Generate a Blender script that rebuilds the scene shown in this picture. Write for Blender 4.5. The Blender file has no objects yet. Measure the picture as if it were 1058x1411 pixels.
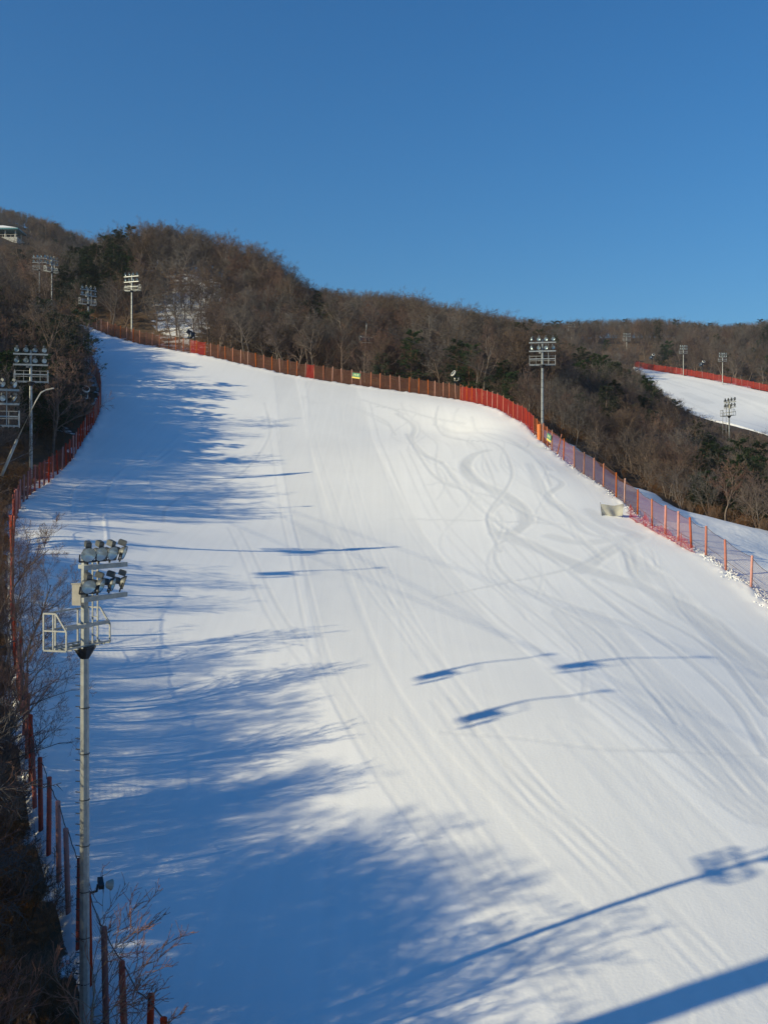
import bpy, bmesh, math, random
import numpy as np
from mathutils import Vector, Matrix

# ------------------------------------------------------------------ camera, sky, sun, exposure
sc = bpy.context.scene
C = sc.collection
F, CX, CY = 1400.0, 529.0, 705.5            # focal length and centre in photograph pixels (1058 x 1411)
cd = bpy.data.cameras.new('camera')
cam = bpy.data.objects.new('camera', cd); C.objects.link(cam)
cd.sensor_fit = 'VERTICAL'; cd.sensor_height = 24.0; cd.lens = 24.0 * F / 1411.0
cd.clip_start = 0.1; cd.clip_end = 6000
cam.location = (0, 0, 0); cam.rotation_euler = (math.radians(90), 0, 0)
sc.camera = cam

SUN_EL, SUN_AZ = math.radians(23.0), math.radians(25.5)      # light travels towards +x, a little +y
SD = np.array([math.cos(SUN_EL) * math.cos(SUN_AZ), math.cos(SUN_EL) * math.sin(SUN_AZ), -math.sin(SUN_EL)])
w = bpy.data.worlds.new('World'); sc.world = w; w.use_nodes = True
nt = w.node_tree; nt.nodes.clear()
sky = nt.nodes.new('ShaderNodeTexSky'); sky.sky_type = 'NISHITA'; sky.sun_disc = False
sky.sun_elevation = SUN_EL; sky.sun_rotation = math.atan2(-SD[0], -SD[1])
sky.altitude = 0; sky.air_density = 1.5; sky.dust_density = 0.0; sky.ozone_density = 10.0
hsv = nt.nodes.new('ShaderNodeHueSaturation'); hsv.inputs['Saturation'].default_value = 1.10
bg = nt.nodes.new('ShaderNodeBackground'); bg.inputs['Strength'].default_value = 0.114
ow = nt.nodes.new('ShaderNodeOutputWorld')
nt.links.new(sky.outputs[0], hsv.inputs['Color']); nt.links.new(hsv.outputs[0], bg.inputs[0]); nt.links.new(bg.outputs[0], ow.inputs[0])
sl = bpy.data.lights.new('sun', 'SUN'); sl.energy = 5.0; sl.angle = math.radians(0.65); sl.color = (1.0, 0.865, 0.54)
so = bpy.data.objects.new('sun', sl); C.objects.link(so); so.location = (-60, -30, 60)
so.rotation_euler = Vector(SD).to_track_quat('-Z', 'Y').to_euler()
sc.view_settings.view_transform = 'Standard'; sc.view_settings.look = 'None'
sc.view_settings.exposure = 0.0; sc.view_settings.gamma = 1.0
sc.cycles.max_bounces = 6; sc.cycles.diffuse_bounces = 3; sc.cycles.glossy_bounces = 2
sc.cycles.transparent_max_bounces = 16; sc.cycles.transmission_bounces = 4

R = np.random.default_rng(7)
random.seed(7)
TRACKTONE = 1.0

# ------------------------------------------------------------------ helpers
def P(u, v, y):
    return ((u - CX) / F * y, y, (CY - v) / F * y)
def pix(x, y, z):
    return CX + x / y * F, CY - z / y * F
def tag(o, label=None, cat=None, group=None, kind=None):
    if label: o['label'] = label
    if cat: o['category'] = cat
    if group: o['group'] = group
    if kind: o['kind'] = kind
    return o
def link(o, parent=None):
    C.objects.link(o)
    if parent is not None: o.parent = parent
    return o
def empty(name, loc, rz=0.0, s=1.0):
    o = bpy.data.objects.new(name, None); o.empty_display_size = 0.3
    o.location = loc; o.rotation_euler = (0, 0, rz); o.scale = (s, s, s)
    C.objects.link(o); return o
def mesh_np(name, V, faces_list, mats=(), smooth=False, mat_idx=None):
    """faces_list: list of int arrays (n,k)"""
    me = bpy.data.meshes.new(name)
    V = np.asarray(V, dtype=np.float32)
    loops = np.concatenate([f.ravel() for f in faces_list]).astype(np.int32)
    sizes = np.concatenate([np.full(len(f), f.shape[1], dtype=np.int32) for f in faces_list])
    starts = np.concatenate([[0], np.cumsum(sizes)[:-1]]).astype(np.int32)
    me.vertices.add(len(V)); me.vertices.foreach_set('co', V.ravel())
    me.loops.add(len(loops)); me.loops.foreach_set('vertex_index', loops)
    me.polygons.add(len(sizes)); me.polygons.foreach_set('loop_start', starts)
    try: me.polygons.foreach_set('loop_total', sizes)
    except Exception: pass
    for m in mats: me.materials.append(m)
    if mat_idx is not None: me.polygons.foreach_set('material_index', np.asarray(mat_idx, dtype=np.int32))
    me.polygons.foreach_set('use_smooth', np.full(len(sizes), bool(smooth)))
    me.update(calc_edges=True); me.validate()
    return me
def fattr(me, name, vals):
    a = me.attributes.new(name, 'FLOAT', 'POINT'); a.data.foreach_set('value', np.asarray(vals, dtype=np.float32))

class MB:
    """collects boxes, bars and lathes into one mesh"""
    def __init__(s): s.V = []; s.Fc = []
    def add(s, vs, fs):
        o = len(s.V); s.V += [tuple(v) for v in vs]; s.Fc += [tuple(i + o for i in f) for f in fs]; return s
    def box(s, c, d, M=None):
        x, y, z = d[0] / 2, d[1] / 2, d[2] / 2
        vs = [Vector((a * x, b * y, e * z)) for a in (-1, 1) for b in (-1, 1) for e in (-1, 1)]
        if M is not None: vs = [M @ v for v in vs]
        vs = [v + Vector(c) for v in vs]
        return s.add(vs, [(0, 1, 3, 2), (4, 6, 7, 5), (0, 4, 5, 1), (2, 3, 7, 6), (0, 2, 6, 4), (1, 5, 7, 3)])
    def tube(s, pts, rad, n=6, caps=True):
        pts = [Vector(p) for p in pts]
        if not hasattr(rad, '__len__'): rad = [rad] * len(pts)
        vs = []; fs = []
        for i, p in enumerate(pts):
            t = (pts[min(i + 1, len(pts) - 1)] - pts[max(i - 1, 0)]).normalized()
            a = Vector((0, 0, 1)) if abs(t.z) < 0.9 else Vector((1, 0, 0))
            e1 = t.cross(a).normalized(); e2 = t.cross(e1)
            for k in range(n):
                th = 2 * math.pi * (k + .5) / n
                vs.append(p + (e1 * math.cos(th) + e2 * math.sin(th)) * rad[i])
        for i in range(len(pts) - 1):
            for k in range(n):
                fs.append((i * n + k, i * n + (k + 1) % n, (i + 1) * n + (k + 1) % n, (i + 1) * n + k))
        if caps:
            fs.append(tuple(range(n))[::-1]); fs.append(tuple((len(pts) - 1) * n + k for k in range(n)))
        return s.add(vs, fs)
    def bar(s, a, b, wd): return s.tube([a, b], wd * 0.7071, 4)
    def lathe(s, prof, c, axis, n=14):
        """prof: list of (distance along axis, radius)"""
        c = Vector(c); t = Vector(axis).normalized()
        a = Vector((0, 0, 1)) if abs(t.z) < 0.9 else Vector((1, 0, 0))
        e1 = t.cross(a).normalized(); e2 = t.cross(e1); vs = []; fs = []
        for d, r in prof:
            for k in range(n):
                th = 2 * math.pi * k / n
                vs.append(c + t * d + (e1 * math.cos(th) + e2 * math.sin(th)) * r)
        for i in range(len(prof) - 1):
            for k in range(n):
                fs.append((i * n + k, i * n + (k + 1) % n, (i + 1) * n + (k + 1) % n, (i + 1) * n + k))
        return s.add(vs, fs)
    def mesh(s, name, mat, smooth=False):
        me = bpy.data.meshes.new(name); me.from_pydata(s.V, [], s.Fc); me.materials.append(mat)
        bm = bmesh.new(); bm.from_mesh(me); bmesh.ops.recalc_face_normals(bm, faces=bm.faces); bm.to_mesh(me); bm.free()
        if smooth: me.polygons.foreach_set('use_smooth', [True] * len(me.polygons))
        return me
    def build(s, name, mat, parent=None, smooth=False):
        o = bpy.data.objects.new(name, s.mesh(name, mat, smooth)); return link(o, parent)

def copy_tree(o, parent=None):
    c = o.copy(); C.objects.link(c); c.parent = parent
    for ch in o.children: copy_tree(ch, c)
    return c

# ------------------------------------------------------------------ materials
def mat(name, col, rough=0.7, metal=0.0, var=0.0, scale=3.0, col2=None, objvar=0.0, bump=0.0, coords='Object', detail=4, spec=0.3):
    m = bpy.data.materials.new(name); m.use_nodes = True; n = m.node_tree.nodes; l = m.node_tree.links
    b = n['Principled BSDF']; b.inputs['Roughness'].default_value = rough; b.inputs['Metallic'].default_value = metal
    b.inputs['Specular IOR Level'].default_value = spec
    b.inputs['Base Color'].default_value = (*col, 1)
    out = None
    if var > 0 or col2:
        tc = n.new('ShaderNodeTexCoord'); no = n.new('ShaderNodeTexNoise'); no.inputs['Scale'].default_value = scale
        no.inputs['Detail'].default_value = detail; l.new(tc.outputs[coords], no.inputs['Vector'])
        mx = n.new('ShaderNodeMix'); mx.data_type = 'RGBA'
        mp = n.new('ShaderNodeMapRange'); mp.inputs['From Min'].default_value = 0.35; mp.inputs['From Max'].default_value = 0.65
        l.new(no.outputs['Fac'], mp.inputs['Value']); l.new(mp.outputs[0], mx.inputs['Factor'])
        c2 = col2 or tuple(c * (1 - var) for c in col)
        mx.inputs['A'].default_value = (*col, 1); mx.inputs['B'].default_value = (*c2, 1)
        out = mx.outputs['Result']
        if bump > 0:
            bp = n.new('ShaderNodeBump'); bp.inputs['Strength'].default_value = bump; bp.inputs['Distance'].default_value = 0.02
            l.new(no.outputs['Fac'], bp.inputs['Height']); l.new(bp.outputs[0], b.inputs['Normal'])
    if objvar > 0:
        oi = n.new('ShaderNodeObjectInfo'); hs = n.new('ShaderNodeHueSaturation')
        mr = n.new('ShaderNodeMapRange'); mr.inputs['To Min'].default_value = 1 - objvar; mr.inputs['To Max'].default_value = 1 + objvar
        l.new(oi.outputs['Random'], mr.inputs['Value']); l.new(mr.outputs[0], hs.inputs['Value'])
        mh = n.new('ShaderNodeMath'); mh.operation = 'MULTIPLY'; mh.inputs[1].default_value = 7.31
        fr = n.new('ShaderNodeMath'); fr.operation = 'FRACT'; l.new(oi.outputs['Random'], mh.inputs[0]); l.new(mh.outputs[0], fr.inputs[0])
        m2 = n.new('ShaderNodeMapRange'); m2.inputs['To Min'].default_value = 0.6; m2.inputs['To Max'].default_value = 1.35
        l.new(fr.outputs[0], m2.inputs['Value']); l.new(m2.outputs[0], hs.inputs['Saturation'])
        if out: l.new(out, hs.inputs['Color'])
        else: hs.inputs['Color'].default_value = (*col, 1)
        out = hs.outputs[0]
    if out: l.new(out, b.inputs['Base Color'])
    return m

def snow_mat():
    m = bpy.data.materials.new('groomed_snow'); m.use_nodes = True; n = m.node_tree.nodes; l = m.node_tree.links
    b = n['Principled BSDF']; b.inputs['Roughness'].default_value = 0.75; b.inputs['Specular IOR Level'].default_value = 0.15
    tc = n.new('ShaderNodeTexCoord')
    at = n.new('ShaderNodeAttribute'); at.attribute_name = 'track'
    # streaks left by the groomer, running down the fall line
    mp = n.new('ShaderNodeMapping'); mp.inputs['Rotation'].default_value = (0, 0, math.radians(-9)); mp.inputs['Scale'].default_value = (2.4, 0.03, 0.03)
    l.new(tc.outputs['Object'], mp.inputs['Vector'])
    st = n.new('ShaderNodeTexNoise'); st.inputs['Scale'].default_value = 1.0; st.inputs['Detail'].default_value = 5; l.new(mp.outputs[0], st.inputs['Vector'])
    big = n.new('ShaderNodeTexNoise'); big.inputs['Scale'].default_value = 0.12; big.inputs['Detail'].default_value = 3; l.new(tc.outputs['Object'], big.inputs['Vector'])
    mx = n.new('ShaderNodeMix'); mx.data_type = 'RGBA'
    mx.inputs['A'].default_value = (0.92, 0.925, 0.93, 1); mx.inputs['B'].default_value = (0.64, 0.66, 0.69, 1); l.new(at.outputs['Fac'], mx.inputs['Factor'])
    m2 = n.new('ShaderNodeMix'); m2.data_type = 'RGBA'; m2.blend_type = 'MULTIPLY'; m2.inputs['Factor'].default_value = 1.0
    l.new(mx.outputs['Result'], m2.inputs['A'])
    ad = n.new('ShaderNodeMath'); ad.operation = 'ADD'; l.new(st.outputs['Fac'], ad.inputs[0]); l.new(big.outputs['Fac'], ad.inputs[1])
    mr = n.new('ShaderNodeMapRange'); mr.inputs['From Min'].default_value = 0.75; mr.inputs['From Max'].default_value = 1.25
    mr.inputs['To Min'].default_value = 0.95; mr.inputs['To Max'].default_value = 1.0; l.new(ad.outputs[0], mr.inputs['Value'])
    l.new(mr.outputs[0], m2.inputs['B']); l.new(m2.outputs['Result'], b.inputs['Base Color'])
    fi = n.new('ShaderNodeTexNoise'); fi.inputs['Scale'].default_value = 9; fi.inputs['Detail'].default_value = 5; l.new(tc.outputs['Object'], fi.inputs['Vector'])
    b1 = n.new('ShaderNodeBump'); b1.inputs['Strength'].default_value = 0.08; b1.inputs['Distance'].default_value = 0.10; l.new(st.outputs['Fac'], b1.inputs['Height'])
    b2 = n.new('ShaderNodeBump'); b2.inputs['Strength'].default_value = 0.3; b2.inputs['Distance'].default_value = 0.03; l.new(fi.outputs['Fac'], b2.inputs['Height'])
    l.new(b1.outputs[0], b2.inputs['Normal']); l.new(b2.outputs[0], b.inputs['Normal'])
    return m
def ground_mat():
    m = bpy.data.materials.new('forest_floor'); m.use_nodes = True; n = m.node_tree.nodes; l = m.node_tree.links
    b = n['Principled BSDF']; b.inputs['Roughness'].default_value = 0.9; b.inputs['Specular IOR Level'].default_value = 0.1
    tc = n.new('ShaderNodeTexCoord'); at = n.new('ShaderNodeAttribute'); at.attribute_name = 'snow'
    n1 = n.new('ShaderNodeTexNoise'); n1.inputs['Scale'].default_value = 1.1; n1.inputs['Detail'].default_value = 6; l.new(tc.outputs['Object'], n1.inputs['Vector'])
    n2 = n.new('ShaderNodeTexNoise'); n2.inputs['Scale'].default_value = 0.5; n2.inputs['Detail'].default_value = 7; n2.inputs['Roughness'].default_value = 0.65; l.new(tc.outputs['Object'], n2.inputs['Vector'])
    lit = n.new('ShaderNodeMix'); lit.data_type = 'RGBA'; lit.inputs['A'].default_value = (0.085, 0.06, 0.042, 1); lit.inputs['B'].default_value = (0.17, 0.115, 0.075, 1)
    l.new(n1.outputs['Fac'], lit.inputs['Factor'])
    ad = n.new('ShaderNodeMath'); ad.operation = 'ADD'; l.new(n2.outputs['Fac'], ad.inputs[0]); l.new(at.outputs['Fac'], ad.inputs[1])
    mr = n.new('ShaderNodeMapRange'); mr.inputs['From Min'].default_value = 0.97; mr.inputs['From Max'].default_value = 1.05; l.new(ad.outputs[0], mr.inputs['Value'])
    mx = n.new('ShaderNodeMix'); mx.data_type = 'RGBA'; mx.inputs['B'].default_value = (0.86, 0.87, 0.89, 1)
    l.new(mr.outputs[0], mx.inputs['Factor']); l.new(lit.outputs['Result'], mx.inputs['A']); l.new(mx.outputs['Result'], b.inputs['Base Color'])
    bp = n.new('ShaderNodeBump'); bp.inputs['Strength'].default_value = 0.6; bp.inputs['Distance'].default_value = 0.15; l.new(n1.outputs['Fac'], bp.inputs['Height']); l.new(bp.outputs[0], b.inputs['Normal'])
    return m
def net_mat(name, col, period, thread, trans=0.3):
    """woven plastic net: threads in a grid, holes between them (uv in metres)"""
    m = bpy.data.materials.new(name); m.use_nodes = True; n = m.node_tree.nodes; l = m.node_tree.links
    n.clear(); out = n.new('ShaderNodeOutputMaterial')
    uv = n.new('ShaderNodeUVMap'); sp = n.new('ShaderNodeSeparateXYZ'); l.new(uv.outputs[0], sp.inputs[0])
    def line(sock):
        a = n.new('ShaderNodeMath'); a.operation = 'DIVIDE'; a.inputs[1].default_value = period; l.new(sock, a.inputs[0])
        f = n.new('ShaderNodeMath'); f.operation = 'FRACT'; l.new(a.outputs[0], f.inputs[0])
        g = n.new('ShaderNodeMath'); g.operation = 'LESS_THAN'; g.inputs[1].default_value = thread / period; l.new(f.outputs[0], g.inputs[0]); return g.outputs[0]
    mx = n.new('ShaderNodeMath'); mx.operation = 'MAXIMUM'; l.new(line(sp.outputs[0]), mx.inputs[0]); l.new(line(sp.outputs[1]), mx.inputs[1])
    df = n.new('ShaderNodeBsdfDiffuse'); df.inputs[0].default_value = (*col, 1)
    tl = n.new('ShaderNodeBsdfTranslucent'); tl.inputs[0].default_value = (*col, 1)
    ms = n.new('ShaderNodeMixShader'); ms.inputs[0].default_value = trans; l.new(df.outputs[0], ms.inputs[1]); l.new(tl.outputs[0], ms.inputs[2])
    tr = n.new('ShaderNodeBsdfTransparent'); m2 = n.new('ShaderNodeMixShader')
    l.new(mx.outputs[0], m2.inputs[0]); l.new(tr.outputs[0], m2.inputs[1]); l.new(ms.outputs[0], m2.inputs[2]); l.new(m2.outputs[0], out.inputs[0])
    return m

M_SNOW = snow_mat(); M_GROUND = ground_mat()
M_CLOD = mat('loose_snow', (0.88, 0.89, 0.9), 0.8, var=0.1, scale=8)
M_BARK = mat('bare_bark', (0.215, 0.168, 0.14), 0.9, col2=(0.12, 0.092, 0.08), scale=4, objvar=0.3)
M_TWIG = mat('bare_twigs', (0.18, 0.122, 0.102), 0.9, col2=(0.12, 0.082, 0.077), scale=0.9, objvar=0.35, spec=0.1)
M_TWG2 = mat('grey_twigs', (0.165, 0.145, 0.135), 0.9, col2=(0.10, 0.092, 0.092), scale=0.9, objvar=0.35, spec=0.1)
M_TWG3 = mat('olive_twigs', (0.155, 0.118, 0.096), 0.9, col2=(0.105, 0.08, 0.07), scale=0.9, objvar=0.35, spec=0.1)
M_PALE = mat('pale_bark', (0.33, 0.27, 0.2), 0.85, col2=(0.2, 0.155, 0.115), scale=5)
M_RUST = mat('rusty_brush', (0.20, 0.115, 0.07), 0.9, col2=(0.13, 0.085, 0.055), scale=1.2, objvar=0.3, spec=0.1)
M_PBARK = mat('pine_bark', (0.16, 0.09, 0.06), 0.9, col2=(0.07, 0.05, 0.04), scale=5, objvar=0.2)
M_NEED = mat('pine_needles', (0.038, 0.062, 0.03), 0.7, col2=(0.020, 0.038, 0.022), scale=1.3, objvar=0.3, spec=0.2)
M_STEEL = mat('galvanised_steel', (0.42, 0.44, 0.44), 0.5, metal=0.55, col2=(0.30, 0.32, 0.33), scale=6, bump=0.05)
M_RAIL = mat('zinc_rail', (0.47, 0.48, 0.47), 0.55, metal=0.35, col2=(0.33, 0.34, 0.34), scale=9)
M_DARK = mat('dark_iron', (0.05, 0.053, 0.06), 0.5, metal=0.4, var=0.3, scale=6)
M_BOX = mat('cabinet_paint', (0.42, 0.40, 0.36), 0.6, var=0.2, scale=4)
M_LAMP = mat('lamp_housing', (0.16, 0.17, 0.175), 0.55, metal=0.5, var=0.3, scale=8)
M_REFL = mat('lamp_reflector', (0.78, 0.80, 0.80), 0.35, metal=0.9, var=0.15, scale=7)
def glass_mat():
    m = bpy.data.materials.new('lamp_glass'); m.use_nodes = True; n = m.node_tree.nodes; l = m.node_tree.links
    n.clear(); o = n.new('ShaderNodeOutputMaterial'); g = n.new('ShaderNodeBsdfGlossy'); g.inputs['Roughness'].default_value = 0.12; g.inputs[0].default_value = (0.8, 0.9, 0.95, 1)
    t = n.new('ShaderNodeBsdfTransparent'); t.inputs[0].default_value = (0.82, 0.9, 0.92, 1); mx = n.new('ShaderNodeMixShader'); mx.inputs[0].default_value = 0.14
    l.new(t.outputs[0], mx.inputs[1]); l.new(g.outputs[0], mx.inputs[2]); l.new(mx.outputs[0], o.inputs[0]); return m
M_GLASS = glass_mat()
M_POST = mat('orange_post', (0.52, 0.17, 0.085), 0.75, col2=(0.36, 0.15, 0.09), scale=2.5, objvar=0.2)
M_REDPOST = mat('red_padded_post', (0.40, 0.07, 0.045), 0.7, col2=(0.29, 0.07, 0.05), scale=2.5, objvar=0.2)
M_ORPOST = mat('orange_red_post', (0.62, 0.13, 0.06), 0.7, col2=(0.45, 0.11, 0.06), scale=2.5, objvar=0.15)
M_PAD = mat('orange_padding', (0.75, 0.22, 0.06), 0.7, var=0.25, scale=3)
M_ROPE = mat('dark_rope', (0.09, 0.06, 0.05), 0.9)
M_NETB = net_mat('brown_net', (0.14, 0.065, 0.05), 0.06, 0.022)
M_NETP = net_mat('pink_net', (0.45, 0.05, 0.06), 0.06, 0.014)
M_NETF = net_mat('faded_net', (0.45, 0.12, 0.045), 0.09, 0.014)
M_NETR = net_mat('red_net', (0.36, 0.04, 0.035), 0.055, 0.024)
M_NETL = net_mat('dull_red_net', (0.34, 0.055, 0.045), 0.07, 0.013)
M_NETN = net_mat('open_red_net', (0.36, 0.08, 0.06), 0.10, 0.008)
M_NETG = net_mat('grey_net', (0.32, 0.17, 0.12), 0.12, 0.012)
M_CLOTH = mat('pale_tarpaulin', (0.50, 0.49, 0.43), 0.85, var=0.2, scale=2)
M_GREEN = mat('sign_green', (0.06, 0.24, 0.14), 0.5, var=0.2, scale=5)
M_YEL = mat('sign_yellow', (0.75, 0.60, 0.12), 0.5, var=0.15, scale=5)
M_PALEY = mat('sign_lettering', (0.62, 0.70, 0.36), 0.5)
M_NAVY = mat('machine_blue', (0.035, 0.06, 0.10), 0.45, var=0.3, scale=4)
M_WHITE = mat('white_enamel', (0.72, 0.72, 0.70), 0.5, var=0.2, scale=6)
M_TEAL = mat('teal_roof_sheet', (0.10, 0.26, 0.30), 0.5, var=0.2, scale=2)
M_CONC = mat('pale_concrete', (0.55, 0.54, 0.50), 0.8, var=0.2, scale=2)

# ------------------------------------------------------------------ the lie of the land
RFENCE = [(1330, 1085, 42), (1230, 985, 52), (1130, 895, 61), (1058, 835, 68), (1035, 817, 71), (1000, 794, 74.5), (972, 771, 78), (952, 758, 80), (916, 742, 84), (898, 733, 87), (878, 715, 90.5), (860, 697, 94), (848, 689, 96), (831, 676, 99.5), (818, 667, 102),
          (804, 658, 105), (791, 649, 108), (776, 636, 111), (767, 630, 113), (757, 622, 116), (748, 614, 119), (735, 598, 123), (722, 587, 127), (707, 577, 131), (690, 569, 136), (671, 562, 141), (650, 557, 146), (620, 550, 151),
          (577, 545, 155), (538, 541, 157), (497, 534, 159), (446, 526, 162), (397, 518, 165), (353, 508, 168), (301, 496, 172), (253, 487, 176), (210, 479, 180), (166, 468, 185), (134, 457, 190), (105, 448, 195)]
LFENCE = [(330, 1760, 17.5), (260, 1635, 21), (200, 1531, 24), (160, 1455, 26.0), (128, 1380, 28.0), (103, 1292, 30.5), (82, 1222, 33), (62, 1175, 35.2), (47, 1115, 38), (36, 1050, 41.5), (26, 965, 46.5), (20, 895, 51), (18, 840, 56), (17, 800, 61.5), (18, 765, 68), (20, 738, 74), (25, 712, 81),
          (45, 686, 88), (62, 672, 92.5), (78, 660, 97), (98, 640, 103), (115, 613, 112), (130, 588, 121), (139, 562, 131), (138, 540, 140), (132, 522, 149), (124, 508, 157), (100, 492, 166), (60, 480, 174)]
CP = [P(*p) for p in RFENCE[::2] + LFENCE[::2]]
# piste between the fences
CP += [P(*p) for p in [(529, 1411, 26.6), (1000, 1411, 25.6), (529, 1000, 45.5), (850, 1000, 44), (400, 720, 89), (650, 700, 92), (480, 600, 128), (300, 560, 140), (620, 600, 128)]]
# strip beyond the right fence, then the wooded valley
CP += [P(*p) for p in [(1058, 735, 100), (1120, 770, 90), (960, 712, 108), (870, 668, 119), (800, 625, 126), (765, 600, 131), (1058, 693, 135), (1000, 674, 150), (950, 640, 150), (900, 605, 160), (850, 565, 170), (800, 540, 180),
                       (1058, 690, 205), (1003, 640, 172), (900, 582, 210), (1250, 730, 130), (1300, 690, 220), (700, 560, 155), (720, 505, 190), (760, 510, 230), (860, 550, 290)]]
# wooded hill behind the far fence
CP += [P(*p) for p in [(640, 500, 190), (640, 472, 230), (560, 462, 228), (500, 462, 225), (430, 448, 221), (370, 415, 222), (300, 388, 228), (215, 366, 235), (150, 374, 240), (100, 392, 245), (215, 430, 205), (300, 445, 198), (430, 490, 188), (520, 500, 190),
                       (300, 470, 300), (500, 530, 300), (640, 545, 300), (430, 510, 290), (215, 450, 300), (120, 445, 300)]]
# second piste and far ridge
CP += [P(*p) for p in [(880, 508, 440), (970, 523, 415), (1058, 541, 392), (1150, 560, 370), (1058, 592, 330), (960, 575, 345), (900, 553, 360), (1200, 640, 320), (820, 500, 440), (740, 500, 440), (650, 510, 440), (520, 500, 520),
                       (700, 470, 540), (800, 468, 540), (900, 466, 540), (1058, 470, 530), (1250, 475, 530), (700, 520, 640), (900, 520, 640), (1100, 520, 640)]]
# left hill and the pavilion hill
CP += [P(*p) for p in [(-40, 625, 100), (-150, 520, 110), (20, 560, 125), (20, 520, 145), (60, 480, 172), (0, 440, 185), (80, 418, 220), (0, 400, 255), (-250, 400, 150), (0, 302, 520), (60, 326, 510), (120, 352, 490), (20, 333, 450), (60, 380, 340), (-150, 290, 520), (250, 470, 480), (-400, 340, 300)]]
CP += [(-25, 30, -7.0), (-45, 30, 1.5), (-25, 60, -1.6), (-60, 60, 4), (-14, 30, -12.6), (-17, 45, -8.4), (-14, 15, -15.5), (-30, 5, -9), (0, 0, -19), (0, -40, -27), (40, 0, -20), (60, 40, -13), (60, -40, -28), (-60, -40, -18), (-24, 70, -1.6), (-30, 82, 0.3)]
CP += [(-400, 0, 60), (-600, 500, 150), (-400, 1000, 60), (300, 1100, 20), (800, 900, 40), (900, 300, 40), (600, 0, -20), (200, -200, -50), (-200, -200, -40)]
CP = np.array(CP, dtype=float)
S_ = 100.0
def _phi(r2): return 0.5 * r2 * np.log(r2 + 1e-12)
_n = len(CP); XY = CP[:, :2] / S_
_A = np.zeros((_n + 3, _n + 3))
_A[:_n, :_n] = _phi(((XY[:, None] - XY[None]) ** 2).sum(-1)) + np.eye(_n) * 2e-4
_A[:_n, _n] = 1; _A[:_n, _n + 1:] = XY; _A[_n, :_n] = 1; _A[_n + 1:, :_n] = XY.T
_W = np.linalg.solve(_A, np.concatenate([CP[:, 2], np.zeros(3)]))
def H(x, y):
    x = np.atleast_1d(np.asarray(x, float)) ; y = np.atleast_1d(np.asarray(y, float)); sh = x.shape
    q = np.stack([x.ravel(), y.ravel()], 1) / S_
    o = np.empty(len(q))
    for i in range(0, len(q), 40000):
        p = q[i:i + 40000]
        r2 = (p[:, :1] - XY[None, :, 0]) ** 2 + (p[:, 1:2] - XY[None, :, 1]) ** 2
        o[i:i + 40000] = _phi(r2) @ _W[:_n] + _W[_n] + p @ _W[_n + 1:]
    return o.reshape(sh)
def h1(x, y): return float(H(x, y)[0])
def hit(u, v, y0=18, y1=700):
    """ground point seen at photograph pixel (u, v)"""
    ys = np.arange(y0, y1, 0.5); zs = (CY - v) / F * ys
    g = H((u - CX) / F * ys, ys) + 0.2
    k = np.argmax(g >= zs); y = ys[k]
    return np.array([(u - CX) / F * y, y, g[k]])

def dense(pl, step=1.0):
    pl = np.asarray(pl, float); out = [pl[0]]
    for a, b in zip(pl[:-1], pl[1:]):
        k = max(1, int(np.hypot(*(b - a)[:2]) / step))
        out += [a + (b - a) * (i + 1) / k for i in range(k)]
    return np.array(out)
def spline(pl, step=0.4):
    pl = np.asarray(pl, float); q = np.vstack([2 * pl[0] - pl[1], pl, 2 * pl[-1] - pl[-2]]); out = []
    for i in range(1, len(q) - 2):
        k = max(2, int(np.linalg.norm(q[i + 1] - q[i]) / step))
        for t in np.arange(k) / k:
            out.append(0.5 * (2 * q[i] + (q[i + 1] - q[i - 1]) * t + (2 * q[i - 1] - 5 * q[i] + 4 * q[i + 1] - q[i + 2]) * t * t + (3 * q[i] - q[i - 1] - 3 * q[i + 1] + q[i + 2]) * t ** 3))
    out.append(pl[-1]); return np.array(out)
def inside(x, y, poly):
    r = np.zeros(x.shape, bool)
    for (x0, y0), (x1, y1) in zip(poly, np.roll(poly, -1, 0)):
        c = ((y0 > y) != (y1 > y))
        if abs(y1 - y0) > 1e-9: r ^= c & (x < (x1 - x0) * (y - y0) / (y1 - y0) + x0)
    return r
def seg_dist(x, y, poly, closed=True):
    d = np.full(x.shape, 1e9)
    nxt = np.roll(poly, -1, 0) if closed else poly[1:]
    for (x0, y0), (x1, y1) in zip(poly if closed else poly[:-1], nxt):
        dx, dy = x1 - x0, y1 - y0; L2 = dx * dx + dy * dy + 1e-12
        t = np.clip(((x - x0) * dx + (y - y0) * dy) / L2, 0, 1)
        d = np.minimum(d, (x - x0 - t * dx) ** 2 + (y - y0 - t * dy) ** 2)
    return np.sqrt(d)
def vnoise(x, y, s, seed=0):
    """smooth value noise 0..1"""
    x = x / s; y = y / s; xi = np.floor(x).astype(np.int64); yi = np.floor(y).astype(np.int64)
    fx = x - xi; fy = y - yi; fx = fx * fx * (3 - 2 * fx); fy = fy * fy * (3 - 2 * fy)
    def hsh(a, b):
        n = (a * 374761393 + b * 668265263 + seed * 1274126177) & 0x7fffffff
        n = ((n ^ (n >> 13)) * 1274126177) & 0x7fffffff
        return ((n ^ (n >> 16)) & 0xffff) / 65535.0
    return (hsh(xi, yi) * (1 - fx) + hsh(xi + 1, yi) * fx) * (1 - fy) + (hsh(xi, yi + 1) * (1 - fx) + hsh(xi + 1, yi + 1) * fx) * fy

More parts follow.
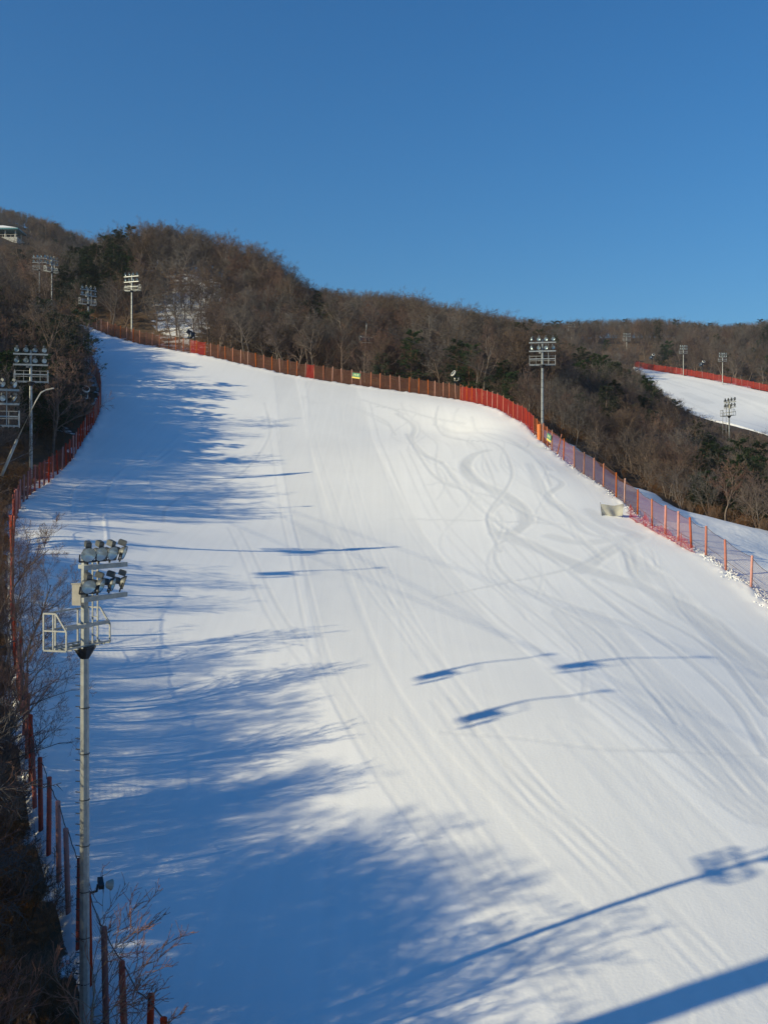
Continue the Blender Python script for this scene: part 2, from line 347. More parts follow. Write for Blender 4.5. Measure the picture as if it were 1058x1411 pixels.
RF = spline(np.array([P(*p)[:2] for p in RFENCE]), 0.5); LF = spline(np.array([P(*p)[:2] for p in LFENCE]), 0.5)
LEND = np.array([[-9, 5], [-12, -30]]); REND = np.array([[28, 20], [30, -30]])
PISTE = np.vstack([[[-12, -30], [-6.5, 8]], spline(np.array([P(*p)[:2] for p in LFENCE]), 3.0), [[-80, 195], [-80, 215]], spline(np.array([P(*p)[:2] for p in RFENCE]), 3.0)[::-1], [[26, 25], [30, -30]]])
P2T = np.array([P(*p)[:2] for p in [(874, 507, 442), (885, 510, 438), (925, 516, 428), (970, 523, 415), (1015, 532, 403), (1058, 541, 392), (1110, 551, 380), (1200, 570, 362)]])
PISTE2 = np.vstack([P2T, [[210, 330], [160, 270], [122, 300], [104, 345], [102, 400]]])

def smooth(a, b, x):
    t = np.clip((x - a) / (b - a), 0, 1); return t * t * (3 - 2 * t)

# terrain sheet
def axis(parts):
    out = []
    for a, b, s in parts: out.append(np.arange(a, b, s))
    return np.concatenate(out)
tx = axis([(-900, -200, 25), (-200, -90, 5), (-90, 110, 1.6), (110, 220, 4), (220, 1000.1, 25)])
ty = axis([(-250, 0, 12), (0, 14, 2), (14, 260, 1.6), (260, 560, 5), (560, 1400.1, 30)])
TX, TY = np.meshgrid(tx, ty)
TZ = H(TX, TY)
sdp = seg_dist(TX, TY, PISTE); inp = inside(TX, TY, PISTE)
under = np.where(inp, smooth(0.5, 3.0, sdp), 0)
rough = (vnoise(TX, TY, 6, 1) - .5) * 1.2 + (vnoise(TX, TY, 2.4, 2) - .5) * 0.5
sd2 = seg_dist(TX, TY, PISTE2); in2 = inside(TX, TY, PISTE2)
offp = np.where(inp, 0, smooth(1.5, 8, sdp)) * np.where(in2, 0, 1)
TZ = TZ + rough * offp - under * 0.6 - np.where(in2, smooth(0, 8, sd2), 0) * 0.8
PU, PV = pix(TX, np.maximum(TY, 1), TZ)
snow = 0.18 + (vnoise(TX, TY, 17, 5) - .5) * 0.25
snow += 0.55 * np.exp(-((PU - 252) / 58) ** 2 - ((PV - 432) / 50) ** 2) * (TY > 150)
snow += 0.12 * (vnoise(TX, TY, 9, 6) > .6)
strip = np.array([P(*p)[:2] for p in [(745, 596, 131), (770, 604, 131), (800, 628, 126), (870, 671, 119), (960, 714, 108), (1058, 737, 100), (1200, 800, 88), (1400, 1085, 45), (1230, 985, 52), (1058, 835, 68), (916, 742, 84), (818, 667, 102), (757, 622, 116)]])
snow = np.where(inside(TX, TY, strip), 0.75, snow)
snow = np.where(inp | in2, 1.0, snow)
snow += np.where(~inp & (TX < 0) & (TY > 60) & (TY < 160), 0.16 * np.exp(-(sdp / 7) ** 2), 0)
snow = np.where(~inp & (TX < 0) & (TY < 60), snow - 0.1, snow)
ny_, nx_ = TX.shape
def grid_faces(ny, nx, keep=None):
    a = np.arange(ny * nx).reshape(ny, nx); f = np.stack([a[:-1, :-1], a[:-1, 1:], a[1:, 1:], a[1:, :-1]], -1)
    f = f.reshape(-1, 4)
    return f if keep is None else f[keep.ravel()]
me = mesh_np('hillside', np.stack([TX, TY, TZ], -1).reshape(-1, 3), [grid_faces(ny_, nx_)], [M_GROUND], True)
fattr(me, 'snow', snow.ravel())
tag(link(bpy.data.objects.new('hillside', me)), 'wooded hillside with brown leaf litter and patches of snow', kind='structure')

# groomed piste, with the tracks pressed into it
def compact(V, f):
    used = np.zeros(len(V), bool); used[f.ravel()] = True; idx = np.cumsum(used) - 1
    return V[used], idx[f], used
py = np.exp(np.arange(math.log(10), math.log(222), 0.0046)); ps = np.arange(-0.46, 0.66, 0.0013)
GX = ps[None, :] * py[:, None]; GY = np.repeat(py[:, None], len(ps), 1)
gsd = seg_dist(GX, GY, PISTE); gin = inside(GX, GY, PISTE)
sgn = np.where(gin, gsd, -gsd)
keepv = sgn > -1.6
GZ = np.zeros_like(GX); GZ[keepv] = H(GX[keepv], GY[keepv])
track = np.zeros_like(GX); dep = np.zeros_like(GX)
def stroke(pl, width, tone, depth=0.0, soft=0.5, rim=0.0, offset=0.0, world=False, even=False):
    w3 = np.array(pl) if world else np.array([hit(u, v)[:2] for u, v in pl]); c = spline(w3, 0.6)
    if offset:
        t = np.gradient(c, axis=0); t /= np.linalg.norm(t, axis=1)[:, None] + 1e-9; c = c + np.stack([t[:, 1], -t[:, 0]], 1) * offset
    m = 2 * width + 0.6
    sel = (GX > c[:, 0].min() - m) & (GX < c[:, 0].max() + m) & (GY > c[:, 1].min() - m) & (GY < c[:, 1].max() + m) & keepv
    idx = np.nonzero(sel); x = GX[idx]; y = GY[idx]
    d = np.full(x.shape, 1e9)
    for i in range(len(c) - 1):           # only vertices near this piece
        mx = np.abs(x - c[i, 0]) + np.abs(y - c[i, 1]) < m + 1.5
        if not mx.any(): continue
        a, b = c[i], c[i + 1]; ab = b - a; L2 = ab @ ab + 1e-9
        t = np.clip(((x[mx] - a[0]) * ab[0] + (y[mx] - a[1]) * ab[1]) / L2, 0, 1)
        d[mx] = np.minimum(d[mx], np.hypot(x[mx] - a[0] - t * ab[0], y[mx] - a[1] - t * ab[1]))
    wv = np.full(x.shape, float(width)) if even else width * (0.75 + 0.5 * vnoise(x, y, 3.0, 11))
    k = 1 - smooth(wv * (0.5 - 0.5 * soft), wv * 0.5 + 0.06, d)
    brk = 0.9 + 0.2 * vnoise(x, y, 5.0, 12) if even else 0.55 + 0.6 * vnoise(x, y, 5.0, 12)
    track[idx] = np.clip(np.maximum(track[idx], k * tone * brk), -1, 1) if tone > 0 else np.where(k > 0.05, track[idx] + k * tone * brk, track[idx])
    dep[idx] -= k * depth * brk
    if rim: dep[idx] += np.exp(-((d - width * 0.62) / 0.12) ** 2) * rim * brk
TURNS = [
    ([(547, 570), (571, 590), (567, 607), (584, 627), (610, 640)], 0.9, .6), ([(672, 622), (652, 628), (641, 644), (655, 664), (691, 680), (718, 700), (725, 720), (708, 736)], 1.6, .75), ([(708, 736), (684, 730), (674, 714), (684, 698), (700, 690)], 0.7, .5),
    ([(690, 735), (752, 761), (819, 790), (885, 811), (952, 841), (1058, 921)], 2.2, .7), ([(860, 745), (868, 765), (875, 788), (905, 821), (966, 868), (1058, 935)], 1.6, .6), ([(700, 745), (686, 752), (684, 774), (705, 801), (752, 832), (819, 872), (885, 941), (932, 1000)], 0.35, .55),
    ([(755, 655), (775, 667), (756, 684), (778, 704), (806, 734), (835, 744)], 0.8, .55), ([(537, 715), (640, 718), (778, 724)], 0.4, .5), ([(600, 824), (671, 808), (792, 784), (850, 752)], 0.35, .55), ([(604, 560), (602, 587), (632, 607), (685, 614), (705, 647), (698, 674), (672, 712), (690, 760)], 0.35, .6),
    ([(650, 575), (665, 600), (720, 620), (745, 640), (760, 670)], 0.3, .5), ([(520, 560), (560, 565), (590, 575), (640, 585)], 0.5, .5), ([(500, 552), (540, 562), (556, 570)], 0.8, .5), ([(812, 705), (840, 725), (880, 742), (840, 760), (800, 790)], 1.8, .55), ([(760, 740), (800, 748), (850, 744), (882, 740)], 1.8, .5),
    ([(640, 640), (690, 690), (780, 730), (830, 770)], 0.8, .45), ([(560, 600), (600, 660), (690, 690), (740, 720)], 0.4, .5), ([(700, 800), (800, 840), (900, 880), (1000, 960), (1058, 1040)], 0.5, .5), ([(820, 800), (900, 850), (980, 900), (1058, 990)], 0.5, .45), ([(860, 760), (880, 800), (960, 840)], 0.4, .45),
    ([(610, 1012), (700, 1018), (850, 1030), (1058, 1045)], 0.3, .5), ([(225, 722), (230, 702), (262, 682), (330, 655), (372, 600), (365, 556)], 0.35, .45), ([(300, 712), (305, 690), (340, 676), (380, 670)], 0.3, .4), ([(430, 555), (480, 560), (530, 580), (545, 600)], 0.4, .4),
    ([(600, 585), (640, 598), (700, 606), (760, 650)], 1.1, .4), ([(900, 790), (960, 850), (1058, 960)], 1.8, .4), ([(730, 640), (758, 690), (830, 735), (900, 790)], 1.3, .42), ([(610, 640), (650, 690), (720, 745), (800, 800), (930, 900)], 0.7, .45), ([(400, 545), (470, 555), (540, 590)], 0.3, .4), ([(585, 672), (620, 668), (660, 690)], 0.6, .3)]
STRAIGHT = [
    ([(425, 545), (445, 640), (500, 770), (580, 880), (700, 1030), (900, 1230), (1058, 1395)], 0.28, .5), ([(510, 556), (545, 660), (610, 770), (720, 880), (860, 980), (1000, 1085), (1058, 1130)], 0.28, .5), ([(620, 960), (690, 1045), (860, 1200), (1058, 1372)], 0.35, .7),
    ([(700, 745), (780, 830), (900, 940), (1000, 1030), (1058, 1090)], 0.3, .5), ([(470, 560), (490, 660), (545, 800), (640, 950), (760, 1100), (1000, 1340)], 0.25, .4), ([(560, 620), (600, 700), (700, 810), (840, 930), (1058, 1120)], 0.25, .45), ([(380, 580), (400, 700), (440, 860), (470, 940), (560, 1080), (700, 1250), (800, 1370)], 0.25, .45),
    ([(330, 730), (380, 830), (460, 935)], 0.3, .4), ([(860, 880), (960, 990), (1058, 1100)], 0.9, .35), ([(800, 1000), (900, 1090), (1058, 1250)], 1.2, .3), ([(540, 990), (640, 1130), (760, 1290)], 0.3, .45)]
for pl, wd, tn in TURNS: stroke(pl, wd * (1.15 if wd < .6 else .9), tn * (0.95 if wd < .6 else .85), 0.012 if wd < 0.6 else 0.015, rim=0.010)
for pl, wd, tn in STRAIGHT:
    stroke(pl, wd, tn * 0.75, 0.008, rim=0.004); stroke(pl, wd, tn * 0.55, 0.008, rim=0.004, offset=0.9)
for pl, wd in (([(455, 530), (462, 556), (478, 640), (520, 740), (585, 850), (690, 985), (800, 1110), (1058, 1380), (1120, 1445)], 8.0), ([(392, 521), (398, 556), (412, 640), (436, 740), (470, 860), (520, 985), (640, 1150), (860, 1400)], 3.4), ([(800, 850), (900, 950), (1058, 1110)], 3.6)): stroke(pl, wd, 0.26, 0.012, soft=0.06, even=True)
for pl in [[(148, 748), (146, 705), (160, 660), (205, 625)], [(98, 712), (104, 676), (128, 658)], [(210, 690), (208, 650), (240, 620)], [(185, 650), (215, 632), (250, 600)]]: stroke(pl, 0.25, -0.12, -0.05)
rt = np.random.default_rng(21)
for k in range(17):                      # faint skiers' turns down the sunny side
    y0 = rt.uniform(95, 148); y1 = max(30, y0 - rt.uniform(25, 70)); x0 = rt.uniform(0.0, 0.85); ph = rt.uniform(0, 6.28); wl = rt.uniform(18, 40); am = rt.uniform(.5, 2.2); pts = []
    for y in np.arange(y0, y1, -1.5):
        xa = np.interp(y, [28, 60, 100, 148], [2, 3, 4, 2]); xb = np.interp(y, [28, 52, 68, 96, 119, 148], [32, 25, 25, 20, 17, 8])
        pts.append((xa + (xb - xa) * x0 + am * math.sin(ph + (y0 - y) / wl * 6.28), y))
    stroke(pts, rt.uniform(.22, .4), rt.uniform(.15, .38), 0.006, rim=0.006, world=True)
base_up = 0.25
bank = 0.09 * np.exp(-((sgn - 0.5) / 0.8) ** 2) * (0.4 + vnoise(GX, GY, 1.3, 3)) + 0.26 * (vnoise(GX, GY, 0.5, 4) - .4) * np.exp(-((sgn - 0.1) / 0.6) ** 2)
wav = (vnoise(GX, GY, 14, 8) - .5) * 0.35 * smooth(2, 10, sgn)
rip = (vnoise(GX, GY, 1.1, 9) - .5) * 0.012
left = smooth(0, -6, GX) * smooth(75, 60, GY)
bank *= 1 - 0.8 * left
GZ = GZ + base_up + bank + wav + rip + dep - 1.7 * smooth(0.15, -1.5, sgn) - 0.0
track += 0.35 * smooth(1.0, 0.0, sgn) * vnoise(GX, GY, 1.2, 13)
kq = keepv[:-1, :-1] & keepv[1:, :-1] & keepv[:-1, 1:] & keepv[1:, 1:]
Vp = np.stack([GX, GY, GZ], -1).reshape(-1, 3)
Vc, fc, used = compact(Vp, grid_faces(*GX.shape, keep=kq))
me = mesh_np('ski_piste', Vc, [fc], [M_SNOW], True); fattr(me, 'track', np.clip(track, -0.3, 1).ravel()[used] * TRACKTONE)
tag(link(bpy.data.objects.new('ski_piste', me)), 'wide groomed white ski piste with curving ski tracks', kind='structure')
def zp(x, y):   # height of the snow surface near the fences
    return h1(x, y) + 0.25

q = np.arange(80, 215, 0.9); qy = np.arange(265, 462, 0.9); QX, QY = np.meshgrid(q, qy)
s2 = seg_dist(QX, QY, PISTE2); s2 = np.where(inside(QX, QY, PISTE2), s2, -s2)
QZ = H(QX, QY) + 0.4 - 2.0 * smooth(0.3, -2.5, s2) + (vnoise(QX, QY, 16, 3) - .5) * 0.5
k2 = s2 > -2.6; kq = k2[:-1, :-1] & k2[1:, :-1] & k2[:-1, 1:] & k2[1:, 1:]
Vc, fc, used = compact(np.stack([QX, QY, QZ], -1).reshape(-1, 3), grid_faces(*QX.shape, keep=kq))
me = mesh_np('second_piste', Vc, [fc], [M_SNOW], True)
fattr(me, 'track', (0.25 * (vnoise(QX + QY * .4, QY * .1, 2.5, 4) > .62)).ravel()[used])
tag(link(bpy.data.objects.new('second_piste', me)), 'second white ski piste across the wooded valley', kind='structure')

# ------------------------------------------------------------------ trees
def seg_mesh(segs, sides):
    """segs: array (n,8) p0 p1 r0 r1 -> verts, quads"""
    s = np.asarray(segs, float); a, b, r0, r1 = s[:, 0:3], s[:, 3:6], s[:, 6], s[:, 7]
    t = b - a; t /= np.linalg.norm(t, axis=1)[:, None] + 1e-9
    up = np.where(np.abs(t[:, 2:3]) < 0.9, np.array([[0, 0, 1.]]), np.array([[1., 0, 0]]))
    e1 = np.cross(t, up); e1 /= np.linalg.norm(e1, axis=1)[:, None] + 1e-9; e2 = np.cross(t, e1)
    th = np.arange(sides) * 2 * math.pi / sides
    ring = e1[:, None, :] * np.cos(th)[None, :, None] + e2[:, None, :] * np.sin(th)[None, :, None]
    V = np.concatenate([a[:, None] + ring * r0[:, None, None], b[:, None] + ring * r1[:, None, None]], 1)
    n = len(s); base = np.arange(n)[:, None] * 2 * sides; k = np.arange(sides)
    f = np.stack([base + k, base + (k + 1) % sides, base + sides + (k + 1) % sides, base + sides + k], -1).reshape(-1, 4)
    return V.reshape(-1, 3), f
def spike_mesh(segs):
    """thin pointed twigs: three faces each"""
    s = np.asarray(segs, float); a, b, r0 = s[:, 0:3], s[:, 3:6], s[:, 6]
    t = b - a; t /= np.linalg.norm(t, axis=1)[:, None] + 1e-9
    up = np.where(np.abs(t[:, 2:3]) < 0.9, np.array([[0, 0, 1.]]), np.array([[1., 0, 0]]))
    e1 = np.cross(t, up); e1 /= np.linalg.norm(e1, axis=1)[:, None] + 1e-9; e2 = np.cross(t, e1)
    th = np.arange(3) * 2 * math.pi / 3
    ring = e1[:, None, :] * np.cos(th)[None, :, None] + e2[:, None, :] * np.sin(th)[None, :, None]
    V = np.concatenate([a[:, None] + ring * r0[:, None, None], b[:, None]], 1)
    base = np.arange(len(s))[:, None] * 4; k = np.arange(3)
    f = np.stack([base + k, base + (k + 1) % 3, np.repeat(base + 3, 3, 1)], -1).reshape(-1, 3)
    return V.reshape(-1, 3), f
def rot_about(v, ax, a):
    return v * math.cos(a) + np.cross(ax, v) * math.sin(a) + ax * (ax @ v) * (1 - math.cos(a))
def grow_tree(seed, h, kids=(11, 6, 6, 4), tr=0.11, spread=(38, 40, 42, 45), ratio=(0.55, 0.5, 0.48, 0.5), first=0.3, up=0.10, stems=1, twig=0.006, lean=0.1, side=None):
    rg = np.random.default_rng(seed); L = [[] for _ in range(6)]
    top = len(kids)
    def grow(p, d, ln, r, lv):
        ns = (9, 6, 4, 3, 2)[min(lv, 4)] if lv < top else 2
        pts = [p]; rs = [r]; ds = []
        for i in range(ns):
            wv = (0.10, 0.16, 0.2, 0.22, 0.22)[min(lv, 4)]
            d = d + rg.normal(0, wv, 3) + np.array([0, 0, up if lv else 0.05])
            if side is not None and lv >= 1: d = d + np.array(side) * 0.05
            d = d / np.linalg.norm(d); p = p + d * ln / ns
            pts.append(p); ds.append(d); rs.append(max(r * (1 - 0.75 * (i + 1) / ns), twig * 0.6))
        for i in range(ns): L[lv].append((*pts[i], *pts[i + 1], rs[i], rs[i + 1]))
        if lv >= top: return
        k = kids[lv]; k = max(2, int(round(k * rg.uniform(0.8, 1.2)))); phase = rg.uniform(0, 6.28)
        for j in range(k):
            f = (first if lv == 0 else 0.2) + (1 - (first if lv == 0 else 0.2)) * (j + rg.uniform(0.1, 0.9)) / k
            f = min(f, 0.98); x = f * ns; i = min(int(x), ns - 1); q = pts[i] + (pts[i + 1] - pts[i]) * (x - i)
            ax = np.cross(ds[i], rg.normal(0, 1, 3)); ax = ax / (np.linalg.norm(ax) + 1e-9)
            ax = rot_about(ax, ds[i], phase + j * 2.4)
            ang = math.radians(spread[lv] * rg.uniform(0.7, 1.25))
            l2 = ln * ratio[lv] * (1.15 - 0.6 * f if lv == 0 else 1.1 - 0.5 * f) * rg.uniform(0.75, 1.2)
            rr = max(rs[i] * 0.55, twig)
            grow(q, rot_about(ds[i], ax, ang), l2, rr, lv + 1)
    for s in range(stems):
        d0 = np.array([rg.normal(0, lean), rg.normal(0, lean), 1.0])
        if stems > 1: a = s * 6.28 / stems + rg.uniform(-.4, .4); d0 = np.array([math.cos(a) * .38, math.sin(a) * .38, 1.0])
        grow(np.array([0.0, 0, -0.25]) + (rg.normal(0, .12, 3) * [1, 1, 0] if stems > 1 else 0), d0 / np.linalg.norm(d0), h * rg.uniform(.85, 1.0), tr * (1 if stems == 1 else .6), 0)
    return L
def cat(parts):
    Vs = []; Fs = []; o = 0; 
    for V, f in parts: Vs.append(V); Fs.append(f + o); o += len(V)
    return np.concatenate(Vs), Fs
def tree_meshes(name, L, bark, twig, top, near=False):
    """a trunk mesh (stem and main limbs) and a crown mesh (branches and twigs)"""
    tk = [seg_mesh(L[0], 8 if near else 6)]
    if L[1]: tk.append(seg_mesh(L[1], 5 if near else 4))
    cr = []
    for lv in range(2, top + 1):
        if not L[lv]: continue
        if lv == top and not near:       # last order: one spike per twig (first and last point of the two-piece chain)
            s = np.array(L[lv]); j = s[0::2].copy(); j[:, 3:6] = s[1::2, 3:6]; cr.append(spike_mesh(j))
        else: cr.append(seg_mesh(L[lv], 4 if lv == 2 and near else 3))
    V, Fs = cat(tk); mt = mesh_np(name + '_trunk', V, Fs, [bark], True)
    V2, F2 = cat(cr); mc = mesh_np(name + '_crown', V2, F2, [twig], True)
    nt_ = sum(len(f) for f in Fs)
    VJ = np.concatenate([V, V2]); FJ = Fs + [f + len(V) for f in F2]
    mj = mesh_np(name + '_whole', VJ, FJ, [bark, twig], True, np.concatenate([np.zeros(nt_), np.ones(sum(len(f) for f in F2))]))
    return mt, mc, mj
BARE = []
for i in range(7):
    h = 8.2 + (i % 3) * 0.7
    L = grow_tree(100 + i, h * 0.86, kids=(13, 7, 6, 5), tr=0.13 + 0.02 * (i % 2), first=0.28 + 0.05 * (i % 3), up=0.03 + 0.02 * (i % 2), twig=0.0105, lean=0.08, spread=(44 + 4 * (i % 3), 42, 44, 46), ratio=(0.62, 0.52, 0.5, 0.5))
    BARE.append(tree_meshes('bare_tree', L, M_BARK, (M_TWIG, M_TWG2, M_TWG3)[i % 3], 4))
COPP = []
for i in range(4):
    L = grow_tree(200 + i, 4.8 + 0.4 * i, kids=(10, 6, 6), tr=0.06, first=0.2, up=0.04, stems=4, twig=0.009, spread=(40, 42, 44), ratio=(.55, .55, .5))
    COPP.append(tree_meshes('coppice', L, M_BARK, (M_TWIG, M_TWG3, M_TWG2, M_TWIG)[i], 3))
SHRUB = []
for i in range(4):
    L = grow_tree(300 + i, 1.7, kids=(7, 5, 4), tr=0.03, first=0.15, up=0.06, stems=5, twig=0.008, spread=(34, 40, 45), ratio=(.55, .5, .5))
    SHRUB.append(tree_meshes('shrub', L, M_RUST, M_RUST, 3))
PALE = []
for i in range(2):
    L = grow_tree(330 + i, 7.0, kids=(10, 6, 5, 3), tr=0.10, first=0.3, up=0.1, twig=0.012)
    PALE.append(tree_meshes('pale_tree', L, M_PALE, M_PALE, 4))
HERO = []
for i in range(5):
    L = grow_tree(400 + i, 7.4 + 0.5 * i, kids=(13, 7, 6, 4), tr=0.10, first=0.18, up=0.10, twig=0.0075, lean=0.12, spread=(42, 38, 38, 40))
    HERO.append(tree_meshes('hero_tree', L, M_BARK, (M_TWIG, M_RUST)[i % 2], 4, near=True))
def pine_meshes(seed, h):
    rg = np.random.default_rng(seed); segs = []; br = []; tufts = []
    p = np.array([0, 0, -0.3]); d = np.array([0, 0, 1.0]); n = 10; pts = [p]; 
    for i in range(n):
        d = d + rg.normal(0, 0.09, 3); d[2] = abs(d[2]); d /= np.linalg.norm(d); p = p + d * h / n; pts.append(p)
    r = 0.16 * h / 9
    for i in range(n): segs.append((*pts[i], *pts[i + 1], r * (1 - .85 * i / n), r * (1 - .85 * (i + 1) / n)))
    nb = 30
    for j in range(nb):
        f = 0.22 + 0.77 * (j + rg.uniform(0, .8)) / nb; x = f * n; i = min(int(x), n - 1); q = pts[i] + (pts[i + 1] - pts[i]) * (x - i)
        a = j * 2.4 + rg.uniform(-.5, .5); ln = h * 0.30 * (1.12 - f) ** 0.55 * rg.uniform(.65, 1.15) 
        dd = np.array([math.cos(a), math.sin(a), rg.uniform(-.05, .35)]); dd /= np.linalg.norm(dd)
        pp = q; 
        for s in range(5):
            dd = dd + rg.normal(0, .16, 3) + np.array([0, 0, .05]); dd /= np.linalg.norm(dd); p2 = pp + dd * ln / 5
            br.append((*pp, *p2, .04 * (1 - s / 6), .04 * (1 - (s + 1) / 6)))
            if s >= 1:
                for _ in range(3 + s):
                    o = rg.normal(0, .26 + .05 * s, 3) * [1, 1, .55]; c = p2 + o * ln / 2.4; c[2] += 0.05
                    tufts.append((*c, *dd))
                    if _ % 2 == 0: br.append((*p2, *c, .014, .008))
            pp = p2
    T = np.array(tufts); m = 22; nT = len(T)
    dirs = rg.normal(0, 1, (nT, m, 3)); dirs[..., 2] = dirs[..., 2] * .6 + .45; dirs += T[:, None, 3:6] * .5; dirs /= np.linalg.norm(dirs, axis=2)[..., None]
    ln = rg.uniform(.14, .30, (nT, m, 1)); base = T[:, None, :3] + dirs * .02; tip = base + dirs * ln
    sd = np.cross(dirs, rg.normal(0, 1, (nT, m, 3))); sd /= np.linalg.norm(sd, axis=2)[..., None] + 1e-9; wd = 0.026
    mid = base + dirs * ln * .5
    V = np.stack([base, mid + sd * wd, tip, mid - sd * wd], 2).reshape(-1, 3); k = np.arange(nT * m)[:, None] * 4; f = k + np.arange(4)[None]
    V0, F0 = cat([seg_mesh(segs, 7), seg_mesh(br, 3)])
    mt = mesh_np('pine_trunk', V0, F0, [M_PBARK], True); mc = mesh_np('pine_crown', V, [f], [M_NEED], False)
    nq = sum(len(g) for g in F0)
    mj = mesh_np('pine_whole', np.concatenate([V0, V]), F0 + [f + len(V0)], [M_PBARK, M_NEED], False, np.concatenate([np.zeros(nq), np.ones(len(f))]))
    return mt, mc, mj
PINE = [pine_meshes(500 + i, 8.0 + 0.8 * i) for i in range(4)]

def place_tree(name, kit, x, y, z, s, rz, label, cat_, group, tilt=(0, 0)):
    o = empty(name, (x, y, z), rz, s); o.rotation_euler = (tilt[0], tilt[1], rz)
    tag(o, label, cat_, group)
    link(bpy.data.objects.new('trunk', kit[0]), o); link(bpy.data.objects.new('crown', kit[1]), o)
    return o

# where trees may stand: outside pistes, strip and clearings
def free_spots(cand, clear=1.5):
    x, y = cand[:, 0], cand[:, 1]
    ok = ~inside(x, y, PISTE) & (seg_dist(x, y, PISTE) > clear) & ~inside(x, y, strip) & ~inside(x, y, PISTE2) & (seg_dist(x, y, PISTE2) > 2)
    return cand[ok]
def jitter_grid(x0, x1, y0, y1, s):
    gx, gy = np.meshgrid(np.arange(x0, x1, s), np.arange(y0, y1, s)); p = np.stack([gx.ravel(), gy.ravel()], 1)
    return p + R.uniform(-.45, .45, p.shape) * s
T = []        # x, y, z, scale, kind(0 bare 1 coppice 2 pine), region
def add_region(cand, kind_fn, scale_fn, region, clear=1.5):
    c = free_spots(cand, clear); z = H(c[:, 0], c[:, 1])
    for (x, y), zz in zip(c, z):
        k = kind_fn(x, y, zz)
        if k is None: continue
        T.append((x, y, zz - 0.05, scale_fn(k), k, region))
def uvy(x, y, z): return pix(x, y, z)
def k_hill(x, y, z):
    u, v = uvy(x, y, z)
    if u < -60 or u > 1120: return None
    r = R.random()
    # clearing with snow showing through near the bend of the fence
    if 195 < u < 320 and 385 < v < 478 and r < 0.62: return None
    if 130 < u < 200 and 405 < v < 470 and r < 0.4: return None
    if 85 < u < 178 and v < 440 and y < 246: return 2 if R.random() < .88 else 0
    pn = vnoise(np.array([x]), np.array([y]), 22, 31)[0]
    if pn > 0.60 and R.random() < .45 and u > 400: return 2
    return 0 if R.random() < .72 else 1
def k_val(x, y, z):
    u, v = uvy(x, y, z)
    if u < 640 or u > 1180: return None
    pn = vnoise(np.array([x]), np.array([y]), 16, 33)[0]
    if pn > 0.68 and R.random() < .5: return 2
    if 955 < u < 1100 and v > 640 and y < 150 and R.random() < .55: return 2
    if 800 < u < 900 and 540 < v < 620 and R.random() < .3: return 2
    return 1 if R.random() < .62 else 0
def k_left(x, y, z):
    u, v = uvy(x, y, z)
    if u < -260: return None
    if y < 104 and u > -10: return None
    if y > 100 and u > -80 and R.random() < (.8 if u > 40 else .4): return 2
    if u < -80 and R.random() < .32: return None
    return 2 if R.random() < .04 else (0 if R.random() < .75 else 1)
def k_far(x, y, z):
    u, v = uvy(x, y, z)
    if u < -80 or u > 1130: return None
    if 820 < u < 905 and 475 < v < 505 and R.random() < .85: return None
    if u < 40 and 315 < v < 345 and R.random() < .8: return None
    return 2 if R.random() < .09 else (0 if R.random() < .7 else 1)
sc_b = lambda k: {0: R.uniform(.85, 1.22), 1: R.uniform(.8, 1.3), 2: R.uniform(.65, 1.0)}[k]
add_region(jitter_grid(-75, 70, 150, 275, 2.45), k_hill, sc_b, 'hill', 2.2)
add_region(jitter_grid(15, 150, 96, 275, 2.6), k_val, lambda k: {0: R.uniform(.6, .9), 1: R.uniform(.75, 1.15), 2: R.uniform(.55, .85)}[k], 'valley', 3.0)
T = [t for t in T if not (t[5] == 'hill' and t[0] > 26)]
add_region(jitter_grid(-90, -22, 78, 262, 2.7), k_left, lambda k: sc_b(k) * 1.12, 'left', 2.0)
T = [t for t in T if not (t[5] == 'left' and t[1] > 165 and t[0] > -58) and not (t[5] == 'left' and t[1] > 200)]
add_region(jitter_grid(-230, 260, 275, 570, 4.5), k_far, lambda k: {0: R.uniform(1.0, 1.4), 1: R.uniform(.7, 1.1), 2: R.uniform(.8, 1.3)}[k], 'far', 3.0)
T = [t for t in T if t[1] < 420 or t[5] != 'far' or True]

def limit(u, y, rg_):
    if rg_ == 'hill': l_ = np.interp(u, [0, 130, 170, 215, 260, 300, 370, 400, 430, 500, 560, 640, 700, 760, 850], [345, 335, 314, 304, 310, 322, 348, 376, 396, 402, 407, 425, 438, 462, 500])
    elif rg_ == 'valley': l_ = np.interp(u, [640, 700, 760, 850, 880, 900, 930, 960, 1000, 1058, 1200], [425, 440, 462, 500, 512, 530, 556, 574, 590, 598, 620])
    elif rg_ == 'far': l_ = np.interp(u, [0, 60, 120, 160, 640, 700, 760, 900, 1000, 1100], [284, 300, 326, 340, 430, 436, 442, 438, 446, 436])
    else: l_ = np.interp(u, [0, 40, 60, 130, 170], [352, 352, 362, 372, 400])
    if rg_ == 'far' and u > 840 and y < 400: l_ = np.interp(u, [840, 880, 900, 930, 960, 1000, 1058, 1200], [500, 512, 530, 556, 574, 590, 598, 620])
    if u < 48 and y < 450: l_ = max(l_, 336)
    return l_
T2 = []
for (x, y, z, s, k, rg_) in T:
    u, v = pix(x, y, z); h = (8.9, 6.2, 9.4)[k]; lim = limit(u, y, rg_) + R.uniform(0, 7) * (200 / y)
    smax = (v - lim) * y / F / h
    if smax < 0.38: 
        if rg_ == 'valley' and smax > .2 and k == 1: T2.append((x, y, z, smax, k, rg_))
        continue
    if rg_ in ('hill', 'far') and smax > s and smax < s * 1.35 and k == 0: s = smax
    T2.append((x, y, z, min(s, smax), k, rg_))
T = T2
